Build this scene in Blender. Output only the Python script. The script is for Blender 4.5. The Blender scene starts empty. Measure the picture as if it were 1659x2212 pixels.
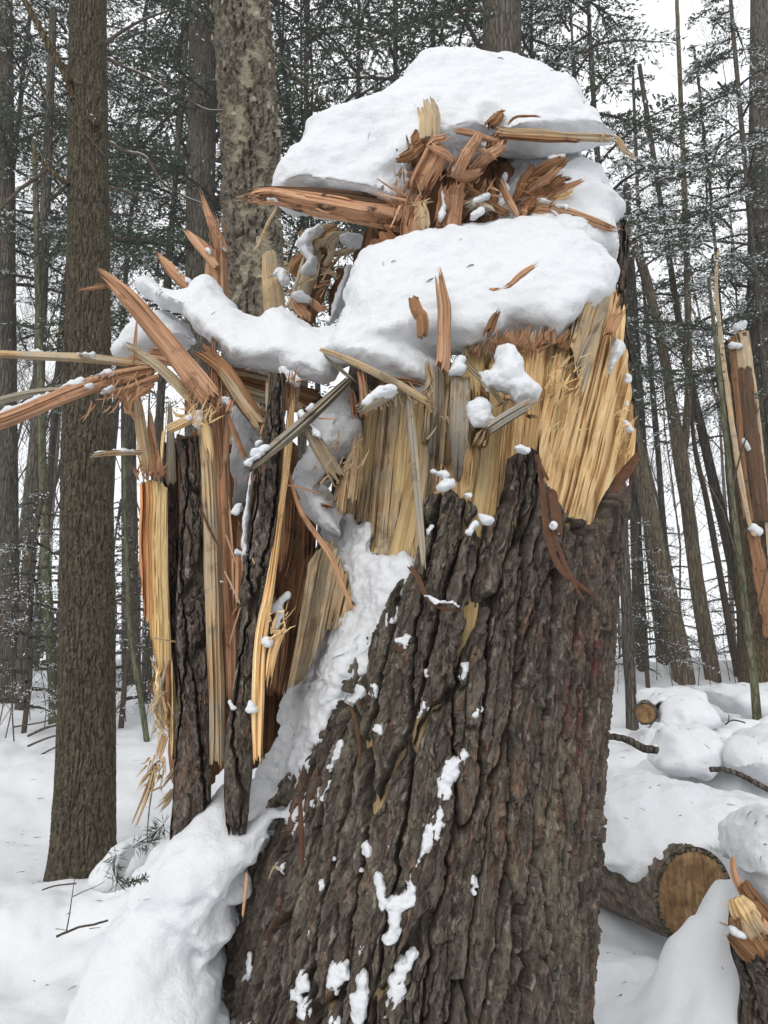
import bpy, math, random
import numpy as np
R = math.radians
rnd = random.Random(7)
sc = bpy.context.scene
C = sc.collection

# ------------------------------------------------------------------ camera
IW, IH, FP = 1659.0, 2212.0, 1661.0          # photograph frame (in units of its preview) and focal length
PITCH = R(10.5); CAMZ = 1.5
cam_d = bpy.data.cameras.new('camera'); cam = bpy.data.objects.new('camera', cam_d); C.objects.link(cam)
cam.location = (0, 0, CAMZ); cam.rotation_euler = (math.pi / 2 + PITCH, 0, 0)
cam_d.sensor_fit = 'VERTICAL'; cam_d.sensor_height = 36.0; cam_d.lens = 36.0 * FP / IH
cam_d.clip_start = 0.05; cam_d.clip_end = 2000
sc.camera = cam

# ------------------------------------------------------------------ overcast daylight
SUN_EL, SUN_AZ = R(36), R(198)
world = bpy.data.worlds.new('World'); sc.world = world; world.use_nodes = True
nt = world.node_tree; nt.nodes.clear()
wo = nt.nodes.new('ShaderNodeOutputWorld'); bg = nt.nodes.new('ShaderNodeBackground')
sky = nt.nodes.new('ShaderNodeTexSky'); sky.sky_type = 'NISHITA'; sky.sun_disc = False
sky.sun_elevation = SUN_EL; sky.sun_rotation = SUN_AZ; sky.air_density = 1.0; sky.dust_density = 6.0; sky.ozone_density = 1.0
hs = nt.nodes.new('ShaderNodeHueSaturation'); hs.inputs['Saturation'].default_value = 0.12
mx = nt.nodes.new('ShaderNodeMixRGB'); mx.inputs['Fac'].default_value = 0.82
mx.inputs['Color2'].default_value = (12.6, 12.9, 13.2, 1)          # even cloud deck over the clear sky
nt.links.new(sky.outputs[0], hs.inputs['Color']); nt.links.new(hs.outputs[0], mx.inputs['Color1'])
nt.links.new(mx.outputs[0], bg.inputs['Color']); bg.inputs['Strength'].default_value = 0.10
nt.links.new(bg.outputs[0], wo.inputs['Surface'])
sun_d = bpy.data.lights.new('sun', 'SUN'); sun_d.energy = 1.2; sun_d.angle = R(35); sun_d.color = (1.0, 0.975, 0.94)
sun = bpy.data.objects.new('sun', sun_d); C.objects.link(sun)
sun.rotation_euler = (math.pi / 2 - SUN_EL, 0, R(-18))
vs = sc.view_settings; vs.view_transform = 'Standard'; vs.look = 'None'; vs.gamma = 1.0; vs.use_curve_mapping = False
vs.exposure = 0.12
sc.render.engine = 'CYCLES'
cy = sc.cycles; cy.max_bounces = 7; cy.diffuse_bounces = 5; cy.glossy_bounces = 2; cy.transmission_bounces = 2
cy.use_denoising = True; cy.volume_bounces = 1

# ------------------------------------------------------------------ pixel <-> world
CP, SP = math.cos(PITCH), math.sin(PITCH)
def P(px, py, Y):
    """world point on the ray of preview pixel (px, py) at depth Y"""
    x = (px - IW / 2) / FP; v = (IH / 2 - py) / FP
    t = Y / (CP - v * SP)
    return np.array([x * t, Y, CAMZ + (SP + v * CP) * t])
def proj(p):
    """world points (n,3) -> preview pixels"""
    p = np.asarray(p, float); x = p[..., 0]; y = p[..., 1]; z = p[..., 2] - CAMZ
    f = y * CP + z * SP; u = -y * SP + z * CP
    return IW / 2 + FP * x / f, IH / 2 - FP * u / f
def mpp(py, Y):
    v = (IH / 2 - py) / FP
    return Y / (CP - v * SP) / FP            # metres per preview pixel
def ground_depth(py, z=0.0):
    v = (IH / 2 - py) / FP
    dz = SP + v * CP
    return (z - CAMZ) / dz * (CP - v * SP)
# views of the photograph that were used for measuring -> preview pixels
def K1(x, y): return (493.8 + .5622 * x, 82.3 + .5622 * y)
def K2(x, y): return (.463 * x, 493.8 + .463 * y)
def K3(x, y): return (219.4 + .4299 * x, 823 + .4299 * y)
def K4(x, y): return (658.4 + .463 * x, 713.2 + .463 * y)
def K5(x, y): return (438.9 + .5291 * x, 1316.7 + .5291 * y)
def K6(x, y): return (1207 + .38 * x, 1371.6 + .38 * y)
def K7(x, y): return (.3638 * x, 1591 + .3638 * y)
KS = {0: lambda x, y: (x, y), 1: K1, 2: K2, 3: K3, 4: K4, 5: K5, 6: K6, 7: K7}
KW = {0: 1, 1: .5622, 2: .463, 3: .4299, 4: .463, 5: .5291, 6: .38, 7: .3638}

# ------------------------------------------------------------------ noise
def _h(ix, iy, iz, seed):
    n = (ix * 374761393 + iy * 668265263 + iz * 2147483647 + seed * 1274126177) & 0xffffffff
    n = ((n ^ (n >> 13)) * 1274126177) & 0xffffffff
    n = ((n ^ (n >> 15)) * 2246822519) & 0xffffffff
    return ((n ^ (n >> 16)) & 0xffffff) / float(0xffffff)
def vn(x, y, z=0.0, seed=0):
    x, y, z = np.broadcast_arrays(np.asarray(x, float), np.asarray(y, float), np.asarray(z, float))
    ix = np.floor(x).astype(np.int64); iy = np.floor(y).astype(np.int64); iz = np.floor(z).astype(np.int64)
    fx, fy, fz = x - ix, y - iy, z - iz
    fx = fx * fx * (3 - 2 * fx); fy = fy * fy * (3 - 2 * fy); fz = fz * fz * (3 - 2 * fz)
    r = 0
    for dx in (0, 1):
        for dy in (0, 1):
            for dz in (0, 1):
                r = r + _h(ix + dx, iy + dy, iz + dz, seed) * (fx if dx else 1 - fx) * (fy if dy else 1 - fy) * (fz if dz else 1 - fz)
    return r * 2 - 1
def fbm(x, y, z=0.0, oct=4, seed=0, gain=.5):
    a, s, r = 1.0, 1.0, 0
    for o in range(oct):
        r = r + a * vn(np.asarray(x) * s + o * 17.3, np.asarray(y) * s + o * 9.1, np.asarray(z) * s + o * 5.7, seed + o)
        a *= gain; s *= 2.03
    return r
def voro(x, y, seed=0, jit=.85):
    """2-D cellular: F1, F2, random of the nearest cell, offset to its centre"""
    ix = np.floor(x).astype(np.int64); iy = np.floor(y).astype(np.int64); zz = np.zeros_like(ix)
    f1 = np.full(x.shape, 9.); f2 = np.full(x.shape, 9.); cid = np.zeros(x.shape); ox = np.zeros(x.shape); oy = np.zeros(x.shape)
    for dx in (-1, 0, 1):
        for dy in (-1, 0, 1):
            cx = ix + dx; cyy = iy + dy
            qx = cx + .5 + jit * (_h(cx, cyy, zz, seed) - .5) - x; qy = cyy + .5 + jit * (_h(cx, cyy, zz + 1, seed) - .5) - y
            d = np.sqrt(qx * qx + qy * qy); r = _h(cx, cyy, zz + 2, seed)
            near = d < f1
            f2 = np.where(near, f1, np.minimum(f2, d))
            cid = np.where(near, r, cid); ox = np.where(near, qx, ox); oy = np.where(near, qy, oy)
            f1 = np.where(near, d, f1)
    return f1, f2, cid, ox, oy
def sstep(a, b, x):
    t = np.clip((x - a) / (b - a), 0, 1); return t * t * (3 - 2 * t)

# ------------------------------------------------------------------ mesh helpers
def mesh_np(name, V, Q=None, T=None, uv=None, attr=None, smooth=True, mats=(), mi=None):
    """numpy arrays -> mesh: Q quads (n,4), T triangles (m,3), uv per vertex, attr {name: (n,3)} colours per vertex"""
    me = bpy.data.meshes.new(name)
    V = np.asarray(V, np.float32)
    Q = np.zeros((0, 4), np.int32) if Q is None else np.asarray(Q, np.int32).reshape(-1, 4)
    T = np.zeros((0, 3), np.int32) if T is None else np.asarray(T, np.int32).reshape(-1, 3)
    me.vertices.add(len(V)); me.vertices.foreach_set('co', V.ravel())
    loops = np.concatenate([Q.ravel(), T.ravel()]); nq, ntr = len(Q), len(T)
    me.loops.add(len(loops)); me.loops.foreach_set('vertex_index', loops.astype(np.int32))
    me.polygons.add(nq + ntr)
    st = np.concatenate([np.arange(nq) * 4, nq * 4 + np.arange(ntr) * 3]).astype(np.int32)
    me.polygons.foreach_set('loop_start', st)
    me.polygons.foreach_set('use_smooth', np.full(nq + ntr, smooth, bool))
    if mi is not None: me.polygons.foreach_set('material_index', np.asarray(mi, np.int32))
    if uv is not None:
        l = me.uv_layers.new(name='UVMap'); l.data.foreach_set('uv', np.asarray(uv, np.float32)[loops].ravel())
    for k, a in (attr or {}).items():
        at = me.attributes.new(k, 'FLOAT_COLOR', 'POINT')
        a = np.asarray(a, np.float32)
        if a.ndim == 1: a = np.stack([a, a, a], 1)
        at.data.foreach_set('color', np.concatenate([a, np.ones((len(a), 1), np.float32)], 1).ravel())
    for m in mats: me.materials.append(m)
    me.update(calc_edges=True); me.validate()
    return me
def link(name, me, parent=None, loc=None):
    o = bpy.data.objects.new(name, me); C.objects.link(o)
    if parent is not None: o.parent = parent
    if loc is not None: o.location = loc
    return o
def tag(o, label=None, cat=None, group=None, kind=None):
    if label: o['label'] = label
    if cat: o['category'] = cat
    if group: o['group'] = group
    if kind: o['kind'] = kind
    return o
def empty(name, loc, label, cat, group=None):
    o = bpy.data.objects.new(name, None); C.objects.link(o); o.location = tuple(loc); o.empty_display_size = .2
    bpy.context.view_layer.update()
    return tag(o, label, cat, group)
def adopt(o, parent):
    """child built in world coordinates under an unrotated Empty"""
    o.parent = parent; o.location = tuple(-np.array(parent.location)); return o
def grid_q(nv, nu, wrap=False):
    i = np.arange(nv - 1)[:, None]; j = np.arange(nu if wrap else nu - 1)[None, :]
    k = (j + 1) % nu
    return np.stack([i * nu + j, i * nu + k, (i + 1) * nu + k, (i + 1) * nu + j], -1).reshape(-1, 4)
def crom(pts, n):
    """smooth resampling of a polyline (Catmull-Rom), n samples"""
    pts = np.asarray(pts, float)
    if len(pts) == 2: return pts[0] + (pts[1] - pts[0]) * np.linspace(0, 1, n)[:, None]
    d = np.concatenate([[0], np.cumsum(np.linalg.norm(np.diff(pts[:, :3], axis=0), axis=1))]); t = np.linspace(0, d[-1], n)
    k = np.clip(np.searchsorted(d, t, side='right') - 1, 0, len(pts) - 2)
    u = ((t - d[k]) / np.maximum(d[k + 1] - d[k], 1e-9))[:, None]
    p1, p2 = pts[k], pts[k + 1]; p0 = pts[np.maximum(k - 1, 0)]; p3 = pts[np.minimum(k + 2, len(pts) - 1)]
    return .5 * (2 * p1 + (p2 - p0) * u + (2 * p0 - 5 * p1 + 4 * p2 - p3) * u ** 2 + (3 * p1 - p0 - 3 * p2 + p3) * u ** 3)
def frames(c):
    t = np.gradient(c, axis=0); t /= np.maximum(np.linalg.norm(t, axis=1), 1e-9)[:, None]; return t
def tube_np(path, rad, ns=6):
    """tube along a path; returns V, Q (open ends closed by collapsing the last ring)"""
    c = np.asarray(path, float); n = len(c); rad = np.broadcast_to(rad, (n,))
    t = frames(c); ref = np.array([0, 1., 0]) if abs(t[:, 1]).mean() < .8 else np.array([1., 0, 0])
    a = np.cross(t, ref); a /= np.maximum(np.linalg.norm(a, axis=1), 1e-9)[:, None]; b = np.cross(t, a)
    th = np.arange(ns) * 2 * math.pi / ns
    V = c[:, None] + rad[:, None, None] * (a[:, None] * np.cos(th)[None, :, None] + b[:, None] * np.sin(th)[None, :, None])
    return V.reshape(-1, 3), grid_q(n, ns, True)
class MB:
    """collects numpy pieces of ONE part"""
    def __init__(s): s.V, s.Q, s.T, s.UV, s.n = [], [], [], [], 0
    def add(s, V, Q=None, T=None, uv=None):
        V = np.asarray(V, float)
        if Q is not None and len(Q): s.Q.append(np.asarray(Q) + s.n)
        if T is not None and len(T): s.T.append(np.asarray(T) + s.n)
        s.UV.append(np.zeros((len(V), 2)) if uv is None else uv)
        s.V.append(V); s.n += len(V); return s
    def tube(s, path, rad, ns=5): return s.add(*tube_np(path, rad, ns))
    def mesh(s, name, mats, smooth=True):
        return mesh_np(name, np.concatenate(s.V), np.concatenate(s.Q) if s.Q else None, np.concatenate(s.T) if s.T else None,
                       uv=np.concatenate(s.UV), smooth=smooth, mats=mats)
# ------------------------------------------------------------------ materials
class N:
    """small wrapper for building node trees"""
    def __init__(s, name, rough=.8, spec=.3):
        s.m = bpy.data.materials.new(name); s.m.use_nodes = True; s.t = s.m.node_tree
        s.b = s.t.nodes['Principled BSDF']; s.b.inputs['Roughness'].default_value = rough
        s.b.inputs['Specular IOR Level'].default_value = spec
    def n(s, k, **kw):
        x = s.t.nodes.new(k)
        for a, v in kw.items(): setattr(x, a, v)
        return x
    def l(s, a, b): s.t.links.new(a, b)
    def val(s, sock, v):
        if hasattr(v, 'is_output'): s.l(v, sock)
        else: sock.default_value = v
    def coord(s, which='Object', scale=(1, 1, 1)):
        tc = s.n('ShaderNodeTexCoord'); mp = s.n('ShaderNodeMapping'); s.l(tc.outputs[which], mp.inputs[0])
        mp.inputs['Scale'].default_value = scale; return mp.outputs[0]
    def noise(s, vec, scale=5., detail=4., rough=.55):
        x = s.n('ShaderNodeTexNoise'); s.l(vec, x.inputs['Vector'])
        x.inputs['Scale'].default_value = scale; x.inputs['Detail'].default_value = detail; x.inputs['Roughness'].default_value = rough
        return x.outputs['Fac']
    def ramp(s, fac, stops):
        x = s.n('ShaderNodeValToRGB'); s.l(fac, x.inputs[0]); e = x.color_ramp.elements
        while len(e) < len(stops): e.new(.5)
        for el, (p, c) in zip(e, stops):
            el.position = p; el.color = (c if len(c) == 4 else (*c, 1)) if not isinstance(c, (int, float)) else (c, c, c, 1)
        return x.outputs[0]
    def mix(s, fac, a, b, mode='MIX'):
        x = s.n('ShaderNodeMixRGB', blend_type=mode)
        for i, v in enumerate((fac, a, b)):
            if hasattr(v, 'is_output'): s.l(v, x.inputs[i])
            elif i: x.inputs[i].default_value = (*v, 1) if len(v) == 3 else v
            else: x.inputs[0].default_value = v
        return x.outputs[0]
    def math(s, op, a, b=0.0):
        x = s.n('ShaderNodeMath', operation=op)
        s.val(x.inputs[0], a); s.val(x.inputs[1], b); return x.outputs[0]
    def attr(s, name):
        return s.n('ShaderNodeAttribute', attribute_name=name).outputs['Color']
    def rand(s): return s.n('ShaderNodeObjectInfo').outputs['Random']
    def bump(s, h, strength=.3, dist=.01):
        x = s.n('ShaderNodeBump'); x.inputs['Strength'].default_value = strength; x.inputs['Distance'].default_value = dist
        s.l(h, x.inputs['Height']); s.l(x.outputs[0], s.b.inputs['Normal'])
    def color(s, c): s.val(s.b.inputs['Base Color'], c if hasattr(c, 'is_output') else (*c, 1)); return s

def wood(name, cols, streak=(.35, .65), grey=None, dark=(.05, .03, .018), stain=.0):
    """split wood: grain runs along V of the UV map (metres)"""
    w = N(name, .8, .1)
    uv = w.coord('UV', (170, 4, 1)); uvw = w.coord('UV', (38, 1.7, 1)); ob = w.coord('Object', (1, 1, 1))
    g1 = w.noise(uv, 1., 5, .65); g2 = w.noise(uvw, 1., 4, .6)
    c = w.ramp(g2, [(.25, cols[0]), (.5, cols[1]), (.75, cols[2])])
    r = w.rand()
    c = w.mix(w.math('MULTIPLY', r, .5), c, cols[1])
    fine = w.ramp(g1, [(.30, .45), (.47, .95), (.7, 1.15)])
    c = w.mix(.85, c, fine, 'MULTIPLY')
    blot = w.noise(ob, 7., 5, .62)
    if grey: c = w.mix(w.ramp(blot, [(.42, 0.0), (.62, .75)]), c, grey)
    if stain: c = w.mix(w.ramp(w.noise(ob, 11., 5, .7), [(.56, 0.0), (.66, stain)]), c, dark)
    hv = w.n('ShaderNodeHueSaturation'); w.l(c, hv.inputs['Color']); w.l(w.math('ADD', w.math('MULTIPLY', r, .45), 1.05), hv.inputs['Value'])
    w.color(hv.outputs[0]); w.bump(w.math('ADD', g1, w.math('MULTIPLY', g2, 1.2)), .8, .006)
    return w.m
M = {}
M['orange'] = wood('split heartwood orange', [(.20, .105, .060), (.34, .192, .112), (.48, .31, .20)], stain=.55, dark=(.10, .05, .028))
M['yellow'] = wood('split sapwood yellow', [(.38, .25, .125), (.56, .395, .205), (.66, .51, .30)], stain=.35, dark=(.16, .10, .05))
M['tan'] = wood('weathered split wood', [(.23, .15, .08), (.37, .262, .15), (.47, .36, .22)], grey=(.25, .225, .175), stain=.5)
M['grey'] = wood('grey weathered wood', [(.15, .12, .085), (.26, .215, .155), (.35, .30, .225)], grey=(.20, .19, .165), stain=.5)
M['brown'] = wood('dark rotten wood', [(.09, .045, .022), (.19, .098, .048), (.30, .165, .085)], stain=.7, dark=(.018, .012, .009))
M['inner'] = wood('dark inner wood', [(.07, .034, .018), (.15, .07, .034), (.25, .125, .062)], stain=.6, dark=(.018, .012, .009))  # plain dark brown for the boards inside the break
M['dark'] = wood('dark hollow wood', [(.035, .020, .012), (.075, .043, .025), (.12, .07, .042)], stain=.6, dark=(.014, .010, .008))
M['stained'] = wood('orange wood with black stain', [(.20, .105, .060), (.34, .192, .112), (.46, .29, .18)], stain=.95, dark=(.022, .017, .013))

def two_tone():
    """outer slab: orange heartwood turning to yellow sapwood across its width (V0 = object X)"""
    w = N('heartwood to sapwood', .75, .25)
    uv = w.coord('UV', (120, 3.2, 1)); uvw = w.coord('UV', (30, 1.6, 1))
    g1 = w.noise(uv, 1., 5, .65); g2 = w.noise(uvw, 1., 4, .6)
    sx = w.n('ShaderNodeSeparateXYZ'); tc = w.n('ShaderNodeTexCoord'); w.l(tc.outputs['UV'], sx.inputs[0])
    f = w.math('ADD', w.math('MULTIPLY', w.math('SUBTRACT', .165, w.math('ABSOLUTE', sx.outputs[0])), 8.0), w.math('MULTIPLY', g2, .5))
    c = w.ramp(f, [(.10, (.56, .22, .095)), (.42, (.66, .34, .15)), (.60, (.68, .47, .22)), (.8, (.55, .41, .21))])
    c = w.mix(.8, c, w.ramp(g1, [(.28, .45), (.48, .95), (.7, 1.15)]), 'MULTIPLY')
    w.color(c); w.bump(w.math('ADD', g1, g2), .6, .005); return w.m
M['two_tone'] = two_tone()

def bark_big():
    w = N('furrowed pine bark', .9, .08)
    a = w.attr('tint'); ob = w.coord('Object', (1, 1, .35))
    f = w.noise(ob, 120., 5, .7); g = w.noise(ob, 34., 4, .6)
    c = w.mix(.85, a, w.ramp(f, [(.3, .5), (.5, 1.0), (.72, 1.65)]), 'MULTIPLY')
    c = w.mix(.5, c, w.ramp(g, [(.32, .55), (.55, 1.05), (.72, 1.5)]), 'MULTIPLY')
    w.color(c); w.bump(w.math('ADD', f, w.math('MULTIPLY', g, 1.5)), .8, .006); return w.m
M['bark'] = bark_big()

def bark_plain(name, lo, mid, hi, sz=(26, 26, 4.5), bump=.9, dist=.02, lich=None):
    w = N(name, .92, .06)
    ob = w.coord('Object', sz); f = w.noise(ob, 1., 6, .62)
    v = w.n('ShaderNodeTexVoronoi', feature='DISTANCE_TO_EDGE'); wp = w.mix(.12, ob, ob)
    nz = w.n('ShaderNodeTexNoise'); w.l(ob, nz.inputs['Vector']); nz.inputs['Scale'].default_value = .8; nz.inputs['Detail'].default_value = 3
    w.l(w.mix(.45, ob, nz.outputs['Color'], 'ADD'), v.inputs['Vector']); v.inputs['Scale'].default_value = 1.0
    e = w.ramp(v.outputs['Distance'], [(.0, 0.0), (.16, .8), (.4, 1.0)])
    c = w.ramp(f, [(.3, lo), (.5, mid), (.72, hi)])
    c = w.mix(w.ramp(e, [(.0, .75), (.6, 0.0)]), c, tuple(x * .45 for x in lo))
    big = w.noise(w.coord('Object', (1, 1, .6)), 1.4, 4, .6)
    c = w.mix(.6, c, w.ramp(big, [(.35, .7), (.65, 1.35)]), 'MULTIPLY')
    if lich: c = w.mix(w.ramp(w.noise(w.coord('Object', (1, 1, .5)), 9., 5, .65), [(.55, 0.0), (.68, .6)]), c, lich)
    w.color(c); w.bump(w.math('ADD', e, w.math('MULTIPLY', f, .7)), bump, dist); return w.m
M['hemlock_bark'] = bark_plain('hemlock bark', (.055, .040, .022), (.105, .076, .043), (.165, .128, .080), (34, 34, 7), 1., .02)
M['far_bark'] = bark_plain('far grey bark', (.05, .043, .034), (.095, .082, .066), (.155, .137, .112), (26, 26, 4))
M['ash_bark'] = bark_plain('pale grey brown bark', (.085, .068, .045), (.16, .13, .092), (.25, .21, .15), (28, 28, 3.5))
M['green_bark'] = bark_plain('greenish sapling bark', (.05, .05, .028), (.10, .10, .062), (.15, .145, .095), (24, 24, 5), .4, .01)
M['log_bark'] = bark_plain('log bark', (.05, .038, .026), (.10, .08, .058), (.16, .135, .10), (30, 30, 30), 1., .02, lich=(.20, .20, .16))
M['twig'] = bark_plain('twig', (.05, .038, .028), (.09, .07, .054), (.13, .105, .083), (60, 60, 20), .3, .003)

def birch():
    w = N('peeling birch bark', .7, .3)
    a = w.attr('tint'); ob = w.coord('Object', (1, 1, 1))
    h = w.noise(w.coord('Object', (9, 9, 120)), 1., 4, .6); g = w.noise(ob, 30., 5, .65)
    c = w.mix(.7, a, w.ramp(h, [(.32, .55), (.5, 1.0), (.7, 1.3)]), 'MULTIPLY')
    c = w.mix(.6, c, w.ramp(g, [(.33, .55), (.52, 1.0), (.7, 1.35)]), 'MULTIPLY')
    w.color(c); w.bump(w.math('ADD', g, h), .6, .008); return w.m
M['birch'] = birch()

def snow(name, col, b1, d1):
    w = N(name, .65, .25)
    ob = w.coord('Object', (1, 1, 1))
    a = w.noise(ob, 85., 6, .7); b = w.noise(ob, 14., 4, .6)
    w.color(w.mix(w.ramp(b, [(.4, 0.0), (.7, 1.0)]), col, tuple(x * .975 for x in col)))
    w.bump(w.math('ADD', a, w.math('MULTIPLY', b, 1.4)), b1, d1)
    return w.m
M['snow'] = snow('fresh snow', (.66, .672, .69), .6, .012)
M['snow_ground'] = snow('ground snow', (.66, .672, .69), .35, .012)

def needles(name, col):
    w = N(name, .7, .2); c = w.attr('tint')
    w.color(c); return w.m
M['needle'] = needles('hemlock needles', None)
def cutend():
    w = N('sawn log end', .85, .1)
    a = w.coord('Object', (1, 1, 1)); n_ = w.noise(a, 9., 5, .65); st = w.noise(w.coord('Object', (70, 70, 6)), 1., 4, .6); bl = w.noise(a, 22., 5, .7)
    c = w.ramp(n_, [(.3, (.09, .048, .022)), (.5, (.17, .098, .045)), (.72, (.27, .175, .09))])
    c = w.mix(w.ramp(bl, [(.52, 0.0), (.68, .75)]), c, (.07, .045, .03))
    w.color(w.mix(.7, c, w.ramp(st, [(.35, .5), (.6, 1.25)]), 'MULTIPLY')); w.bump(st, .5, .006); return w.m
M['cut'] = cutend()
def plain(name, col, rough=.8):
    w = N(name, rough, .2); ob = w.coord('Object', (1, 1, 1))
    w.color(w.mix(.7, col, w.ramp(w.noise(ob, 40., 4, .6), [(.3, .6), (.7, 1.4)]), 'MULTIPLY')); return w.m
M['curl'] = plain('dark curled bark strip', (.085, .04, .022))
M['leaf'] = plain('dry red leaf', (.20, .065, .03))
# ------------------------------------------------------------------ volume -> mesh (surface nets)
def surf_nets(f, org, h):
    s = f < 0
    nx, ny, nz = f.shape
    cnt = np.zeros((nx - 1, ny - 1, nz - 1), np.int8)
    for a in (0, 1):
        for b in (0, 1):
            for c in (0, 1):
                cnt += s[a:nx - 1 + a, b:ny - 1 + b, c:nz - 1 + c]
    act = (cnt > 0) & (cnt < 8)
    idx = np.full(act.shape, -1, np.int64); I = np.argwhere(act); idx[act] = np.arange(len(I))
    cor = [(a, b, c) for a in (0, 1) for b in (0, 1) for c in (0, 1)]
    val = np.stack([f[I[:, 0] + a, I[:, 1] + b, I[:, 2] + c] for a, b, c in cor], 1)
    acc = np.zeros((len(I), 3)); k = np.zeros(len(I))
    for p in range(8):
        for q in range(p + 1, 8):
            if sum(abs(cor[p][i] - cor[q][i]) for i in range(3)) != 1: continue
            m = (val[:, p] < 0) != (val[:, q] < 0)
            t = np.where(m, val[:, p] / np.where(m, val[:, p] - val[:, q], 1), 0)
            pos = np.array(cor[p])[None] + t[:, None] * (np.array(cor[q]) - np.array(cor[p]))[None]
            acc += np.where(m[:, None], pos, 0); k += m
    V = (I + acc / k[:, None]) * h + org
    Q = []
    for ax in range(3):
        o = [i for i in range(3) if i != ax]
        sl0 = [slice(None)] * 3; sl1 = [slice(None)] * 3
        sl0[ax] = slice(0, -1); sl1[ax] = slice(1, None)
        e = s[tuple(sl0)] != s[tuple(sl1)]
        E = np.argwhere(e)
        ok = (E[:, o[0]] > 0) & (E[:, o[1]] > 0) & (E[:, o[0]] < f.shape[o[0]] - 1) & (E[:, o[1]] < f.shape[o[1]] - 1)
        E = E[ok]; ins = s[E[:, 0], E[:, 1], E[:, 2]]
        def cell(da, db):
            c = E.copy(); c[:, o[0]] -= da; c[:, o[1]] -= db; return idx[c[:, 0], c[:, 1], c[:, 2]]
        q = np.stack([cell(1, 1), cell(0, 1), cell(0, 0), cell(1, 0)], 1)
        flip = ins if ax != 1 else ~ins
        q[~flip] = q[~flip][:, ::-1]
        Q.append(q)
    return V, np.concatenate(Q)
def vnormals(V, Q):
    n = np.cross(V[Q[:, 2]] - V[Q[:, 0]], V[Q[:, 3]] - V[Q[:, 1]]); o = np.zeros_like(V)
    for i in range(4):
        for k in range(3): o[:, k] += np.bincount(Q[:, i], n[:, k], len(V))
    return o / np.maximum(np.linalg.norm(o, axis=1), 1e-12)[:, None]
def relax(V, Q, it=2, f=.5):
    e = np.concatenate([Q[:, [0, 1]], Q[:, [1, 2]], Q[:, [2, 3]], Q[:, [3, 0]]]); e = np.concatenate([e, e[:, ::-1]])
    deg = np.bincount(e[:, 0], minlength=len(V))
    for _ in range(it):
        a = np.stack([np.bincount(e[:, 0], V[e[:, 1], k], len(V)) for k in range(3)], 1) / np.maximum(deg, 1)[:, None]
        V = V + f * (a - V)
    return V
def poly_dist(X, Z, poly):
    """signed distance to a polygon, positive inside"""
    d = np.full(X.shape, 1e9); ins = np.zeros(X.shape, bool); n = len(poly)
    for i in range(n):
        (ax, az), (bx, bz) = poly[i], poly[(i + 1) % n]
        ex, ez = bx - ax, bz - az; L = ex * ex + ez * ez + 1e-12
        t = np.clip(((X - ax) * ex + (Z - az) * ez) / L, 0, 1)
        d = np.minimum(d, np.hypot(X - ax - t * ex, Z - az - t * ez))
        c = (az > Z) != (bz > Z)
        ins ^= c & (X < (bx - ax) * (Z - az) / np.where(c, bz - az, 1) + ax)
    return np.where(ins, d, -d)
def poly_q(X, Z, poly, R_, Rb):
    """0..1 depth into the outline: soft rounding (R_) at the upper edges, tight (Rb) along the lower ones"""
    area = sum(poly[i][0] * poly[(i + 1) % len(poly)][1] - poly[(i + 1) % len(poly)][0] * poly[i][1] for i in range(len(poly)))
    q = np.full(X.shape, 1e9)
    for i in range(len(poly)):
        (ax, az), (bx, bz) = poly[i], poly[(i + 1) % len(poly)]
        ex, ez = bx - ax, bz - az; L = ex * ex + ez * ez + 1e-12; nz = -ex * (1 if area > 0 else -1) / math.sqrt(L)
        t = np.clip(((X - ax) * ex + (Z - az) * ez) / L, 0, 1)
        w = min(max((-nz - .1) / .5, 0), 1)
        q = np.minimum(q, np.hypot(X - ax - t * ex, Z - az - t * ez) / (R_ * (1 - w) + Rb * w))
    return q
def chain_dist(X, Z, ch):
    d = np.full(X.shape, -1e9)
    if len(ch) == 1: ch = [ch[0], ch[0]]
    for (ax, az, ar), (bx, bz, br) in zip(ch[:-1], ch[1:]):
        ex, ez = bx - ax, bz - az; L = ex * ex + ez * ez + 1e-12
        t = np.clip(((X - ax) * ex + (Z - az) * ez) / L, 0, 1)
        d = np.maximum(d, ar + t * (br - ar) - np.hypot(X - ax - t * ex, Z - az - t * ez))
    return d
def lobe(pts, Y, tf, tb=None, R_=None, slope=0., k=0, yfun=None, chain=False, xs=0., Rb=None):
    """a piece of snow: outline (preview or crop k pixels), depth Y, thickness towards / away from the camera"""
    return dict(pts=pts, Y=Y, tf=tf, tb=tf if tb is None else tb, R=R_ or tf, slope=slope, k=k, yfun=yfun, chain=chain, xs=xs, Rb=Rb)
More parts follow.
